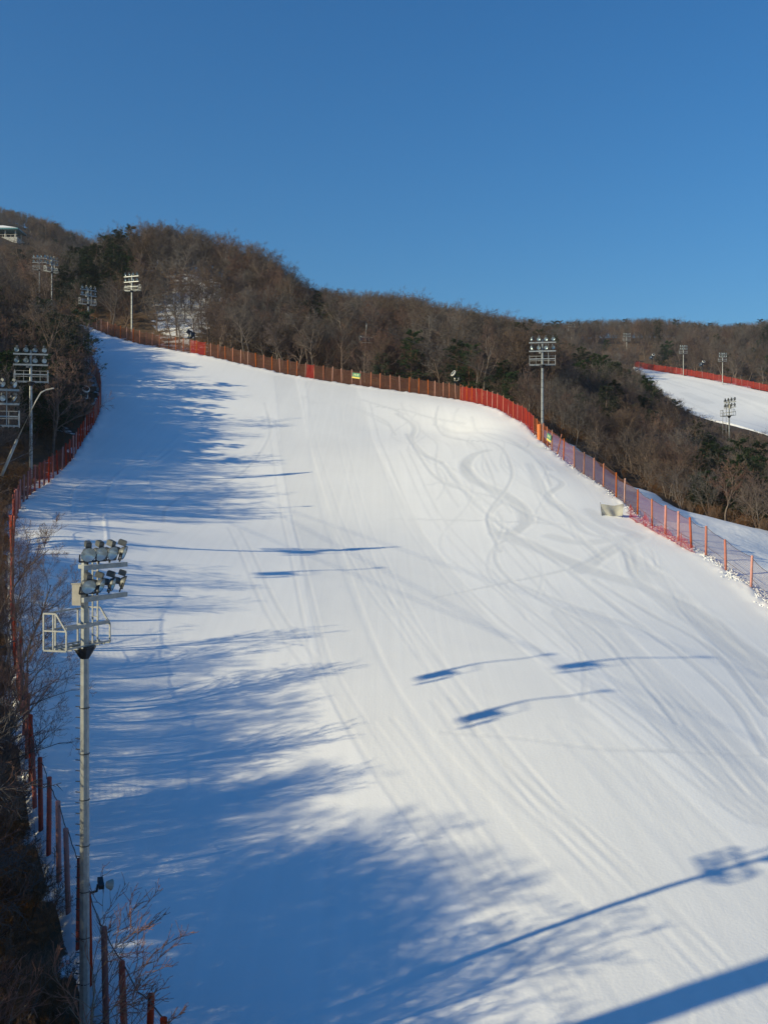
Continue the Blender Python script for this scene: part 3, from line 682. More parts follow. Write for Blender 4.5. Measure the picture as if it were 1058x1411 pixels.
# which of them show: a coarse front-to-back raster
cov = np.ones((1411 // 4 + 1, 1058 // 4 + 1)); vis = np.zeros(len(T))
order = sorted(range(len(T)), key=lambda i: T[i][1])
for i in order:
    x, y, z, s, k, rg_ = T[i]; h = (8.6, 6.0, 9.0)[k] * s; u, v1 = pix(x, y, z); v0 = v1 - h / y * F; hw = 0.26 * h / y * F
    a, b = int(max(0, (u - hw) / 4)), int(min(cov.shape[1], (u + hw) / 4 + 1)); c, d = int(max(0, v0 / 4)), int(min(cov.shape[0], v1 / 4 + 1))
    if a >= b or c >= d: continue
    vis[i] = cov[c:d, a:b].sum(); cov[c:d, a:b] *= 0.55 if k != 2 else 0.3
seen = {0: [], 1: [], 2: []}
for i in np.argsort(-vis):
    if vis[i] > 1.0: seen[T[i][4]].append(i)
NB, NC, NP = 170, 130, 120
single = set(seen[0][:NB]) | set(seen[1][:NC]) | set(seen[2][:NP])
LBL = {('hill', 0): ('bare brown deciduous tree in the wood behind the far fence', 'bare trees behind the far fence'), ('hill', 1): ('bare many-stemmed bush in the wood behind the far fence', 'bushes behind the far fence'), ('hill', 2): ('dark green pine among the bare trees behind the far fence', 'pines behind the far fence'),
       ('valley', 0): ('bare brown tree in the wooded valley between the two pistes', 'bare trees in the valley'), ('valley', 1): ('bare reddish many-stemmed bush in the valley between the two pistes', 'bushes in the valley'), ('valley', 2): ('dark green pine in the wooded valley between the two pistes', 'pines in the valley'),
       ('left', 0): ('bare tree on the dark bank above the red left-hand fence', 'bare trees on the left bank'), ('left', 1): ('bare bush on the dark bank above the red left-hand fence', 'bushes on the left bank'), ('left', 2): ('dark pine on the bank above the red left-hand fence', 'pines on the left bank'),
       ('far', 0): ('bare tree on the distant ridge against the sky', 'bare trees on the ridge'), ('far', 1): ('bare bush on the distant ridge against the sky', 'bushes on the ridge'), ('far', 2): ('dark pine on the distant ridge against the sky', 'pines on the ridge')}
TNAME = ('bare_tree', 'bare_bush', 'pine_tree'); TCAT = ('tree', 'bush', 'pine'); KITS = (BARE, COPP, PINE)
rest = []
for i, (x, y, z, s, k, rg_) in enumerate(T):
    if i in single:
        lb, gp = LBL[(rg_, k)]; ki = int(R.integers(len(KITS[k]))); u_, v_ = pix(x, y, z)
        tone = ('reddish-brown', 'grey', 'tan')[ki % 3] if k == 0 else (('reddish-brown', 'tan', 'grey', 'reddish-brown')[ki] if k == 1 else 'dark green')
        kindw = ('bare tree', 'many-stemmed bare bush', 'pine')[k]
        if rg_ == 'hill':
            wh = 'near the slim mast where the far fence ends' if u_ < 190 else 'around the snowy clearing behind the far fence' if u_ < 330 else 'behind the brown fence uphill of the green board' if u_ < 491 else 'behind the fence between green board and blue snow gun' if u_ < 628 else 'behind the red stretch of net at the bend'
            lb = '%s %s %s' % (tone, kindw, wh)
        elif rg_ == 'valley':
            wh = 'in the valley close behind the right floodlight mast' if u_ < 830 else 'in the valley below the second piste'
            lb = '%s %s %s' % (tone, kindw, wh)
        place_tree(TNAME[k], KITS[k][ki], x, y, z, s, R.uniform(0, 6.28), lb, TCAT[k], gp, tilt=tuple(R.normal(0, .03, 2)))
    else: rest.append((x, y, z, s, k))

def scatter(name, pts, kits, label):
    """one mass of plants: points in a mesh, each carrying a whole plant (geometry nodes)"""
    col = bpy.data.collections.new(name + '_kinds')
    for i, m in enumerate(kits): col.objects.link(bpy.data.objects.new('%s_kind_%02d' % (name, i), m))
    pts = np.array(pts); me = bpy.data.meshes.new(name); me.vertices.add(len(pts)); me.vertices.foreach_set('co', pts[:, :3].astype(np.float32).ravel())
    fattr(me, 'psize', pts[:, 3]); fattr(me, 'turn', R.uniform(0, 6.28, len(pts)))
    a = me.attributes.new('pick', 'INT', 'POINT'); a.data.foreach_set('value', pts[:, 4].astype(np.int32))
    o = link(bpy.data.objects.new(name, me)); tag(o, label, kind='stuff')
    g = bpy.data.node_groups.new(name + '_nodes', 'GeometryNodeTree'); n = g.nodes; l = g.links
    g.interface.new_socket('Geometry', in_out='INPUT', socket_type='NodeSocketGeometry'); g.interface.new_socket('Geometry', in_out='OUTPUT', socket_type='NodeSocketGeometry')
    gi = n.new('NodeGroupInput'); go = n.new('NodeGroupOutput'); ip = n.new('GeometryNodeInstanceOnPoints'); ci = n.new('GeometryNodeCollectionInfo')
    ci.inputs['Collection'].default_value = col; ci.inputs['Separate Children'].default_value = True; ci.inputs['Reset Children'].default_value = True
    def na(nm, dt):
        q_ = n.new('GeometryNodeInputNamedAttribute'); q_.data_type = dt; q_.inputs['Name'].default_value = nm; return q_.outputs['Attribute']
    cx = n.new('ShaderNodeCombineXYZ'); l.new(na('turn', 'FLOAT'), cx.inputs['Z'])
    er = n.new('FunctionNodeEulerToRotation'); l.new(cx.outputs[0], er.inputs[0])
    l.new(gi.outputs[0], ip.inputs['Points']); l.new(ci.outputs[0], ip.inputs['Instance']); ip.inputs['Pick Instance'].default_value = True
    l.new(na('pick', 'INT'), ip.inputs['Instance Index']); l.new(er.outputs[0], ip.inputs['Rotation']); l.new(na('psize', 'FLOAT'), ip.inputs['Scale']); l.new(ip.outputs[0], go.inputs[0])
    md = o.modifiers.new('plants', 'NODES'); md.node_group = g
    return o
whole = [k[2] for k in BARE] + [k[2] for k in COPP] + [k[2] for k in PINE]
off = (0, len(BARE), len(BARE) + len(COPP)); cnt = (len(BARE), len(COPP), len(PINE))
scatter('distant_woodland', [(x, y, z, s, off[k] + int(R.integers(cnt[k]))) for x, y, z, s, k in rest], whole, 'mass of bare brown woodland covering the hills')
# undergrowth
ug = []
for box, st, cl in (((-75, 45, 150, 225), 2.4, 1.6), ((15, 120, 96, 190), 2.0, 1.2), ((-60, -20, 60, 165), 2.2, 1.4), ((-32, -4, 14, 92), 1.5, 1.0)):
    c = free_spots(jitter_grid(*box, st), cl); zz = H(c[:, 0], c[:, 1]); U, V_ = pix(c[:, 0], c[:, 1], zz)
    for (x, y), z, u, v in zip(c, zz, U, V_):
        if u < -40 or u > 1100: continue
        if 195 < u < 320 and 385 < v < 478 and R.random() < .92: continue
        ug.append((x, y, z - 0.05, R.uniform(.5, 1.15), int(R.integers(4))))
c = jitter_grid(-32, -3, 12, 80, .8); ins = inside(c[:, 0], c[:, 1], PISTE); c = c[~ins]; dd_ = seg_dist(c[:, 0], c[:, 1], PISTE); c = c[(dd_ > .5) & (dd_ < 7)]
for (x, y), z in zip(c, H(c[:, 0], c[:, 1])):
    u, v = pix(x, y, z)
    if u > -60: ug.append((x, y, z - .05, R.uniform(.6, 1.1), int(R.integers(4))))
scatter('undergrowth', ug, [k[2] for k in SHRUB], 'rusty brown undergrowth on the forest floor')

# trees along the near left bank: their crowns lean into view and shade the piste
def at(u, v, y): return P(u, v, y)
near_n = 0
NEAR = []
for p in jitter_grid(-50, -7.5, -8, 56, 3.45):
    if R.random() < 1 - smooth(32, 46, p[1] + R.normal(0, 2)) * .95: NEAR.append(p)
for p in jitter_grid(-48, -23, 56, 80, 7.5): NEAR.append(p)
NEAR = np.array(NEAR); NEAR = NEAR[~inside(NEAR[:, 0], NEAR[:, 1], PISTE)]
dn = seg_dist(NEAR[:, 0], NEAR[:, 1], PISTE)
for (x, y), d in zip(NEAR, dn):
    if d < 1.6 or d > 26 or (y > 1 and x * 1400 / y < -5200 and x < -34): continue
    z = h1(x, y); u, v = pix(x, max(y, 1), z)
    s = R.uniform(.8, 1.05) * (0.62 if d < 4 else 1.25 - 0.5 * float(smooth(18, 34, np.array(y))))
    if u > -60 or (y > 8 and u + .34 * 8.5 * s / y * F > 40): continue
    if y <= 8 and x > -14: continue
    if d < 5 and 50 < y: s *= .5
    hero = u > -140 and y < 60
    kit = HERO[int(R.integers(5))] if hero else BARE[int(R.integers(7))]
    lb, gp = 'bare tree on the left bank whose shadow falls across the snow', 'shade trees on the left bank'
    place_tree('bare_tree', kit, x, y, z, s, R.uniform(0, 6.28), lb, 'tree', gp, tilt=(0.0, 0.10 if d < 5 else 0))
    near_n += 1
for u, y, s in ((-25, 22.5, .5), (20, 25, .36), (-5, 27, .62), (-30, 31, .75), (8, 33.5, .62), (25, 36, .5), (-15, 37, .75), (4, 41, .72), (-24, 44, .8), (0, 46, .78), (6, 49, .72), (-10, 52, .72), (0, 56, .62), (-14, 62, .58), (-4, 66, .5), (-18, 73, .5)):
    x = (u - CX) / F * y
    place_tree('bare_tree', HERO[int(R.integers(5))], x, y, h1(x, y) - .1, s, R.uniform(0, 6.28), 'bare branching tree behind the near left fence, twigs reaching over the red posts', 'tree', 'bare trees beside the near left fence', tilt=(0.0, 0.16))
# the small tan sapling whose limbs reach over the fence at the foot of the mast
M_RED = mat('reddish_twigs', (0.36, 0.17, 0.12), 0.85, col2=(0.22, 0.12, 0.085), scale=3)
for seed, hh, u, y, st, lb in ((611, 4.6, 106, 23.4, (1.5, -.1, .5), 'tan barked bare sapling with limbs spreading over the fence below the mast'), (613, 3.4, 160, 21.6, (1.8, -.1, .3), 'low reddish bare sapling sprawling out over the lowest fence posts'), (618, 4.2, 30, 22.5, (1.0, -.1, .5), 'slender tan bare sapling in the dark brush left of the mast foot')):
    L = grow_tree(seed, hh, kids=(8, 7, 6), tr=0.05, first=0.55, up=0.05, twig=0.010, lean=0.08, spread=(50, 30, 32), ratio=(.85, .5, .45), side=st)
    kit = tree_meshes('sapling', L, M_PALE, M_RED, 3, near=True); x = (u - CX) / F * y
    place_tree('sapling', kit, x, y, h1(x, y) - .1, 1.0, 0, lb, 'sapling', None)
for i, (u, v, y, lb) in enumerate([(617, 497, 168, 'pale barked bare tree standing behind the green fence sign and snow gun'), (447, 500, 176, 'small pale spreading tree above the far fence'), (1015, 668, 122, 'pale crooked bare tree rising beside the dark valley pines')]):
    x, y, z = P(u, v, y); place_tree('pale_tree', PALE[i % 2], x, y, h1(x, y), (0.9, .6, .85)[i], i * 2.0, lb, 'tree', None)

# ------------------------------------------------------------------ fences
def fence(name, posts, label, spec, hgt=2.4):
    """posts: list of (x, y, z); spec(i) -> (net material or None, post material, tilt)"""
    ox, oy, oz = posts[0]; root = empty(name, (ox, oy, oz)); tag(root, label, 'fence')
    cache = {}
    for i, (x, y, z) in enumerate(posts):
        nm, pm, tilt, ph, rad = spec(i)
        key = (pm.name, round(ph, 1), rad)
        if key not in cache:
            cache[key] = MB().tube([(0, 0, -.35), (0, 0, ph * .5), (0, 0, ph - .02), (0, 0, ph)], [rad, rad * 1.02, rad * .95, rad * .6], 8).mesh('post', pm, True)
        po = bpy.data.objects.new('post', cache[key]); link(po, root); po.location = (x - ox, y - oy, z - oz)
        po.rotation_euler = (R.normal(0, .02) , R.normal(0, .03) + tilt, R.uniform(0, 6.28) if not tilt else 0)
        if i + 1 < len(posts) and nm is not None:
            x2, y2, z2 = posts[i + 1]; nx = 5; V = []; L_ = math.hypot(x2 - x, y2 - y); uvs = []
            sag = R.uniform(.03, .16); h0 = ph * R.uniform(.93, .97); bl = R.uniform(-.08, .08)
            rows = 4
            for a in range(nx + 1):
                t = a / nx; c = 4 * t * (1 - t); gx, gy = x + (x2 - x) * t, y + (y2 - y) * t; gz = z + (z2 - z) * t
                for r_ in range(rows):
                    f = r_ / (rows - 1); hh = 0.06 + (h0 - sag * c - 0.06) * f
                    px_, py_ = (y2 - y) / L_, -(x2 - x) / L_; bb = bl * c * math.sin(math.pi * f) + R.normal(0, .015)
                    V.append((gx + px_ * bb - ox, gy + py_ * bb - oy, gz + hh - oz)); uvs.append((i * 3.37 + t * L_, hh))
            fs = []
            for a in range(nx):
                for r_ in range(rows - 1): fs.append((a * rows + r_, (a + 1) * rows + r_, (a + 1) * rows + r_ + 1, a * rows + r_ + 1))
            me = bpy.data.meshes.new('net'); me.from_pydata(V, [], fs); me.materials.append(nm)
            uvl = me.uv_layers.new(name='UVMap')
            for lp in me.loops: uvl.data[lp.index].uv = uvs[lp.vertex_index]
            no = link(bpy.data.objects.new('net', me), root)
            MB().tube([V[a * rows + rows - 1] for a in range(nx + 1)], 0.016, 4).build('rope', M_ROPE, no)
            if nm in (M_NETG, M_NETF): MB().tube([V[a * rows + 1] for a in range(nx + 1)], 0.012, 4).build('rope', M_ROPE, no)
    return root
US = [1095, 1062, 1034, 999.5, 972, 952, 934, 916, 898, 878, 860, 848.5, 831, 818, 804, 791, 776, 767, 760, 754, 748, 741, 735, 730, 725, 720, 713, 707, 700, 693, 685, 678, 671, 664, 657, 650, 643, 637, 634, 628, 619, 611, 599, 590, 577, 564, 551, 538, 524, 511, 497, 485, 471, 458, 446, 433, 421, 409, 397, 386, 375, 363.5, 353, 342, 332, 321, 311, 301, 291, 283, 271, 263, 253, 243, 233, 220, 210, 202, 193, 184, 175.5, 166.5, 158, 149.5, 140, 134, 124]
rfa = np.array(RFENCE, float)
def on_right(u):
    y = float(np.interp(-u, -rfa[:, 0], rfa[:, 2])); x = (u - CX) / F * y
    return x, y
rp = []
for u in US:
    x, y = on_right(u); rp.append((x, y, zp(x, y)))
def rspec(i):
    u = US[i]
    tilt = 0.22 if 765 < u < 768 else 0
    if u > 968: return M_NETG, M_ORPOST, tilt, 2.35, .095
    if u > 905: return M_NETF, M_ORPOST, tilt, 2.5, .10
    if u > 735: return M_NETF if u < 800 or u > 880 else M_NETB, M_POST, tilt, 2.4, .075
    if u > 636: return M_NETR, M_REDPOST if u > 712 else M_POST, tilt, 2.3, .06
    if 421 < u < 440: return M_NETR, M_POST, tilt, 2.4, .07
    if 268 < u < 290: return M_NETR, M_POST, tilt, 2.4, .07
    return M_NETB, M_POST, tilt, 2.35, .075
fence('safety_fence', rp, 'long fence of orange posts and brown net along the far edge of the piste', rspec)
lf = dense(np.array([P(*p) for p in LFENCE]), 0.2); cum = np.concatenate([[0], np.cumsum(np.hypot(*np.diff(lf[:, :2], axis=0).T))])
lp = []
for t in np.arange(0, cum[-1], 1.75):
    x, y = np.interp(t, cum, lf[:, 0]), np.interp(t, cum, lf[:, 1]); lp.append((x, y, zp(x, y)))
def lspec(i):
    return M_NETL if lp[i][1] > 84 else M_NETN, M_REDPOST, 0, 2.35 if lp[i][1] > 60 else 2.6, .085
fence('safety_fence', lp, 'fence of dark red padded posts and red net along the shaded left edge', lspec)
f2 = dense(P2T, 0.5); c2 = np.concatenate([[0], np.cumsum(np.hypot(*np.diff(f2, axis=0).T))]); p2 = []
for t in np.arange(0, c2[-1], 2.6):
    x, y = np.interp(t, c2, f2[:, 0]), np.interp(t, c2, f2[:, 1]); p2.append((x, y, h1(x, y) + .4))
fence('safety_fence', p2, 'distant red net fence along the top of the second piste', lambda i: (M_NETR, M_REDPOST, 0, 2.8, .1))

# red net fallen in a heap by the fence, with short stakes
def red_heap():
    root_p = P(895, 735, 86.0); x0, y0 = root_p[0], root_p[1]; z0 = zp(x0, y0)
    root = empty('fallen_net', (x0, y0, z0)); tag(root, 'crumpled red plastic net slumped on snow under the fence posts', 'net')
    pl = [P(*p) for p in [(868, 712, 90), (876, 724, 88), (885, 732, 87), (897, 742, 85), (912, 750, 83.3), (926, 756, 81.8), (945, 768, 79.5), (957, 778, 78.3)]]
    V = []; fs = []; uvs = []; rows = 6; c = spline(np.array(pl)[:, :2], 0.35); rg = np.random.default_rng(3)
    for i, (x, y) in enumerate(c):
        z = zp(x, y); amp = 1.0 if i < len(c) * .55 else 0.8
        for r_ in range(rows):
            f = r_ / (rows - 1)
            V.append((x - x0 + rg.normal(0, .09) - .25 * math.sin(f * 3), y - y0 + rg.normal(0, .12), z - z0 + .04 + amp * f * (0.8 + .3 * math.sin(i * .8)) + rg.normal(0, .07))); uvs.append((i * .35, f * 1.1))
    for i in range(len(c) - 1):
        for r_ in range(rows - 1): fs.append((i * rows + r_, (i + 1) * rows + r_, (i + 1) * rows + r_ + 1, i * rows + r_ + 1))
    me = bpy.data.meshes.new('net'); me.from_pydata(V, [], fs); me.materials.append(M_NETP); ul = me.uv_layers.new(name='UVMap')
    for l_ in me.loops: ul.data[l_.index].uv = uvs[l_.vertex_index]
    link(bpy.data.objects.new('net', me), root)
    for i in range(1, len(c), 6):
        x, y = c[i]; z = zp(x, y); MB().tube([(x - x0, y - y0, z - z0 - .2), (x - x0 + rg.normal(0, .12), y - y0 + rg.normal(0, .1), z - z0 + 1.15)], .028, 6).build('stake', M_REDPOST, root)
red_heap()

# orange padding wrapped round two posts by the right mast
x, y = on_right(744.5); z = zp(x, y)
o = MB().lathe([(0, .0), (0, .24), (.1, .27), (1.0, .28), (1.9, .26), (2.0, .22), (2.0, 0)], (0, 0, 0), (0, 0, 1), 14).build('post_padding', M_PAD, None, True)
o.location = (x - .15, y - .15, z); tag(o, 'orange foam padding roll at the fence below the right floodlight mast', 'padding')

# two green and yellow boards on the fence
def board(u0, u1, label, up=1.25):
    (x0, y0), (x1, y1) = on_right(u0), on_right(u1); z0, z1 = zp(x0, y0), zp(x1, y1)
    cxm, cym = (x0 + x1) / 2, (y0 + y1) / 2; ang = math.atan2(y1 - y0, x1 - x0); Wd = math.hypot(x1 - x0, y1 - y0) * .9
    sl_ = (z1 - z0) / math.hypot(x1 - x0, y1 - y0)
    root = empty('fence_sign', (cxm, cym, (z0 + z1) / 2 + up), ang); tag(root, label, 'sign')
    root.rotation_euler = (0, -math.atan(sl_), ang); t = -0.12
    if math.sin(ang) * 0 + math.cos(ang) < 0: t = 0.12
    sgn_ = -1 if t < 0 else 1
    MB().box((0, t, .35), (Wd, .03, .62)).build('panel', M_GREEN, root)
    MB().box((0, t + .002 * sgn_, -.07), (Wd, .036, .22)).build('stripe', M_YEL, root)
    g = MB(); 
    for gx, gz, gw, gh in ((-.22, .38, .10, .26), (-.30, .28, .2, .05), (-.02, .40, .07, .2), (-.02, .27, .16, .05), (.22, .36, .09, .36), (.14, .40, .1, .05)):
        g.box((gx * Wd * -sgn_, t + .018 * sgn_, gz), (gw * Wd, .012, gh))
    g.build('lettering', M_PALEY, root)
board(485, 497, 'green board with pale lettering and yellow stripe on the brown far fence')
board(754, 760.5, 'green board with yellow stripe on the fence below the right floodlight mast', up=1.1)

# pale tarpaulin stretched between two canes on the snow
pt = hit(843, 713); root = empty('tarpaulin_screen', (pt[0], pt[1], zp(pt[0], pt[1]))); tag(root, 'pale grey tarpaulin tied between two canes on the snow', 'tarpaulin')
V = []; fs = []; nx, nz = 14, 8
for i in range(nx + 1):
    for j in range(nz + 1):
        a, b_ = i / nx, j / nz; xx = (a - .5) * (1.75 + .25 * b_); zz = .05 + b_ * 1.05 - .10 * b_ * math.sin(math.pi * a)
        V.append((xx, .10 * math.sin(3.1 * math.pi * a + 2 * b_) * (1 - .5 * b_) + .28 * math.sin(math.pi * a) * (1 - b_) + .05 * math.sin(9 * a + 5 * b_), zz + .03 * math.sin(8 * a)))
for i in range(nx):
    for j in range(nz): fs.append((i * (nz + 1) + j, (i + 1) * (nz + 1) + j, (i + 1) * (nz + 1) + j + 1, i * (nz + 1) + j + 1))
me = bpy.data.meshes.new('cloth'); me.from_pydata(V, [], fs); me.materials.append(M_CLOTH); me.polygons.foreach_set('use_smooth', [True] * len(fs))
link(bpy.data.objects.new('cloth', me), root)
for s in (-1, 1): MB().tube([(s * .86, .02, -.3), (s * 1.02, .03, 1.25)], .018, 6).build('cane', M_DARK, root)

# loose lumps of snow at the foot of the right fence
rg = np.random.default_rng(5); Vs = []; Fs = []; o_ = 0
for k in range(2600):
    u = 1095 - 400 * rg.random() ** 1.5; x, y = on_right(u); d = abs(rg.normal(0, .55)); x += -d * .6 + rg.normal(.25, .25); y += rg.normal(0, .5); z = zp(x, y) + .03
    r_ = rg.uniform(.03, .12) * (1.6 if rg.random() < .06 else 1)
    th = rg.uniform(0, 6.28, 7)
    pts = rg.normal(0, 1, (8, 3)); pts /= np.linalg.norm(pts, axis=1)[:, None]
    ico = np.array([(0, 0, 1), (.9, 0, .3), (.2, .9, .2), (-.8, .5, .3), (-.7, -.6, .2), (.3, -.9, .3), (0, 0, -.6)]) * rg.uniform(.7, 1.3, (7, 1)) * r_
    Vs.append(ico + [x, y, z]); f = np.array([(0, 1, 2), (0, 2, 3), (0, 3, 4), (0, 4, 5), (0, 5, 1), (6, 2, 1), (6, 3, 2), (6, 4, 3), (6, 5, 4), (6, 1, 5)]); Fs.append(f + o_); o_ += 7
me = mesh_np('snow_clods', np.concatenate(Vs), [np.concatenate(Fs)], [M_CLOD], False)
tag(link(bpy.data.objects.new('snow_clods', me)), 'loose lumps of snow along the foot of the right fence', kind='stuff')

# ------------------------------------------------------------------ floodlight masts
HOUS = MB().lathe([(-.34, 0), (-.34, .10), (-.30, .115), (-.14, .12), (-.12, .10), (-.08, .16), (.02, .235), (.06, .25), (.075, .255), (.075, .245)], (0, 0, 0), (0, -1, 0), 16).mesh('housing', M_LAMP, True)
REFL = MB().lathe([(-.11, .0), (-.10, .08), (-.04, .16), (.02, .212), (.062, .24)], (0, 0, 0), (0, -1, 0), 16).mesh('reflector', M_REFL, True)
GLAS = MB().lathe([(.066, .0), (.064, .12), (.060, .243)], (0, 0, 0), (0, -1, 0), 16).mesh('lens', M_GLASS, True)
CAN = MB().box((0, .12, .30), (.19, .26, .17)).box((0, .12, .395), (.15, .22, .03)).mesh('ballast', M_LAMP)
YOKE = MB().bar((-.27, 0, 0), (-.27, 0, -.26), .04).bar((.27, 0, 0), (.27, 0, -.26), .04).bar((-.27, 0, -.26), (.27, 0, -.26), .045).bar((0, 0, -.26), (0, 0, -.36), .05).mesh('bracket', M_DARK)
def mast(loc, rz, label, s=1.0, wide=1.22, off=(0, 0), big=0.86, fan=(-35, -12, 10, 32), floor=8.4, ladder=True, box=True, cctv=False, pd=.71, jit=12, group=None, fan2=None):
    root = empty('floodlight_mast', loc, rz, s); tag(root, label, 'floodlight', group)
    p = MB().tube([(0, 0, -.5), (0, 0, floor - .5), (0, 0, floor + 2.75)], [.165, .125, .10], 8).build('pole', M_STEEL, root)
    cl = MB()
    for k in range(9): cl.lathe([(-.012, .16), (.012, .16)], (0, 0, .9 + k * floor * .1), (0, 0, 1), 8)
    for k in range(int((floor - 1) / .32)): cl.bar((-.02, .14, .7 + k * .32), (-.02, .30, .7 + k * .32), .022)
    cl.build('step_bolts', M_DARK, p)
    MB().lathe([(-.38, .13), (-.05, .34), (0, .34), (0, .12)], (0, 0, floor), (0, 0, 1), 8).build('collar', M_DARK, root)
    X = 1.13 * wide
    pf = MB()
    for k in range(9): pf.box((-X + 2 * X * k / 8, (pd - .15) / 2, floor - .02), (.05, pd + .15, .05))
    for k in range(3): pf.box((0, -.15 + (pd + .15) * k / 2, floor + .032), (2.04 * X, .045, .045))
    pf.build('platform', M_STEEL, root)
    rl = MB()
    for x in (-X, -X / 2, X / 2, X): rl.bar((x, pd, floor), (x, pd, floor + 1.05), .045)
    for z in (.55, 1.05): rl.bar((-X, pd, floor + z), (X, pd, floor + z), .045)
    for x in (-X, X):
        rl.bar((x, -.15, floor), (x, -.15, floor + .55), .045); rl.bar((x, -.15, floor + .55), (x, .2, floor + 1.05), .045); rl.bar((x, .2, floor + 1.05), (x, pd, floor + 1.05), .045); rl.bar((x, -.15, floor + .55), (x, pd, floor + .55), .04); rl.bar((x, .3, floor), (x, .3, floor + 1.05), .035)
    rl.build('railing', M_RAIL, root)
    MB().box((0, -.12, floor + .62), (2 * X, .07, .10)).box((0, 0, floor + .62), (.3, .3, .14)).build('service_beam', M_STEEL, root)
    if ladder:
        ld = MB()
        for y in (-.09, .09): ld.bar((.62, .05 + y, floor), (.62, .05 + y, floor + 2.5), .04)
        for k in range(8): ld.bar((.62, -.04, floor + .25 + .28 * k), (.62, .14, floor + .25 + .28 * k), .025)
        ld.build('ladder', M_RAIL, root)
    if box: MB().box((-.28, .02, floor + 1.55), (.22, .3, .62)).box((-.28, .02, floor + 1.875), (.26, .34, .03)).build('junction_box', M_BOX, root)
    for r_, zb in enumerate((floor + 1.45, floor + 2.38)):
        MB().box((off[0], -.16 + off[1], zb), (2.35 * wide, .08, .14)).box((0, -.02 + off[1] / 2, zb - .003), (.30, .28 + abs(off[1]), .12)).build('crossarm', M_STEEL, root)
        ff = fan if (r_ == 1 or fan2 is None) else fan2
        for k in range(4):
            fl = bpy.data.objects.new('floodlight', HOUS); link(fl, root); fl.location = (off[0] + (-.93 + .62 * k) * wide, -.18 + off[1], zb + .44 * big); fl.scale = (big,) * 3; fl.rotation_euler = (math.radians(18 + R.normal(0, jit * .6)), 0, math.radians(ff[k] + R.normal(0, jit)))
            for nm, me_ in (('reflector', REFL), ('lens', GLAS), ('ballast', CAN), ('bracket', YOKE)): link(bpy.data.objects.new(nm, me_), fl)
    if cctv:
        HZ = 6.3; c = MB().box((.42, -.28, HZ + .22), (.16, .42, .14), Matrix.Rotation(math.radians(-50), 3, 'Z') @ Matrix.Rotation(math.radians(18), 3, 'X')).bar((.08, -.05, HZ), (.32, -.2, HZ), .05).bar((.32, -.2, HZ - .02), (.36, -.22, HZ + .2), .05)
        c.build('loudspeaker_horn', M_DARK, root)
        MB().lathe([(0, .1), (.16, .17)], (.52, -.42, HZ + .16), (.75, -.6, -.25), 10).build('horn_mouth', M_BOX, root)
    return root
def stand(u, y): x = (u - CX) / F * y; return (x, y, h1(x, y))
b = P(117, 1500, 24.3); zb = h1(b[0], b[1]); sm = 0.80
mast((b[0], b[1], zb), math.radians(72), 'tall grey floodlight mast with eight lamps and a railed platform beside the near left fence', s=sm, wide=0.98, off=(.3, -.36), big=0.88, pd=.62, jit=3, floor=(P(117, 890, 24.3)[2] - zb) / sm, fan=(-42, -24, -6, 22), fan2=(-38, 12, 24, 34), cctv=True)
mast(stand(43, 95.5), math.radians(12), 'floodlight mast with eight lamps and slim pole before the dark pines on the left', s=1.08, fan=(-8, -2, 18, 22), ladder=False)
mast(stand(-4, 67.5), math.radians(15), 'floodlight mast partly cut off, in front of dark trees by the street lamp', s=1.0, fan=(5, 10, 50, 55), fan2=(5, 12, 40, 75))
mast(stand(747, 121), math.radians(-8), 'floodlight mast with eight lamps standing at the bend of the right fence', s=1.10, fan=(-70, -20, -6, 14), ladder=True)
mast(stand(182, 186), math.radians(-18), 'slim floodlight mast behind the far fence in front of the snowy clearing', s=1.06, fan=(-20, -10, 5, 15), ladder=False)
mast(stand(122, 172), math.radians(40), 'floodlight mast rising above the dark pines where the piste turns', s=1.0, fan=(-10, 10, 35, 55))
mast(stand(55, 212), math.radians(5), 'floodlight mast on the wooded left hill with lamps facing downhill', s=1.0, fan=(-12, -4, 4, 12), ladder=False)
mast(stand(72, 205), math.radians(55), 'floodlight mast on the wooded left hill with lamps turned to the piste', s=1.0, fan=(-10, 5, 30, 50))
mast(stand(1004, 176), math.radians(115), 'floodlight mast seen from behind in the valley against the second piste', s=1.0, fan=(-10, 0, 10, 25))
for u, y, lb in ((995, 400, 'floodlight mast at the right part of the second piste fence'), (941, 418, 'floodlight mast at the middle of the second piste fence'), (863, 448, 'floodlight mast by the brown cutting where the second piste fence begins'), (787, 470, 'tiny floodlight mast among the trees of the distant ridge')):
    x, y, z = stand(u, y + 3); mast((x, y, z), math.radians(0), lb, s=1.15, fan=(-14, -5, 5, 14), ladder=False)
# lattice pole next to the valley mast
x, y, z = stand(997.5, 172); root = empty('lattice_pole', (x, y, z)); tag(root, 'thin pale lattice pole beside the valley floodlight mast', 'pole')
for dx in (-.28, .28): MB().bar((dx, 0, -.3), (dx, 0, 8.2), .06).build('upright', M_RAIL, root)
for k in range(7): MB().bar((-.28, 0, 1.0 + 1.15 * k), (.28, 0, 1.0 + 1.15 * k), .05).build('rung', M_RAIL, root)

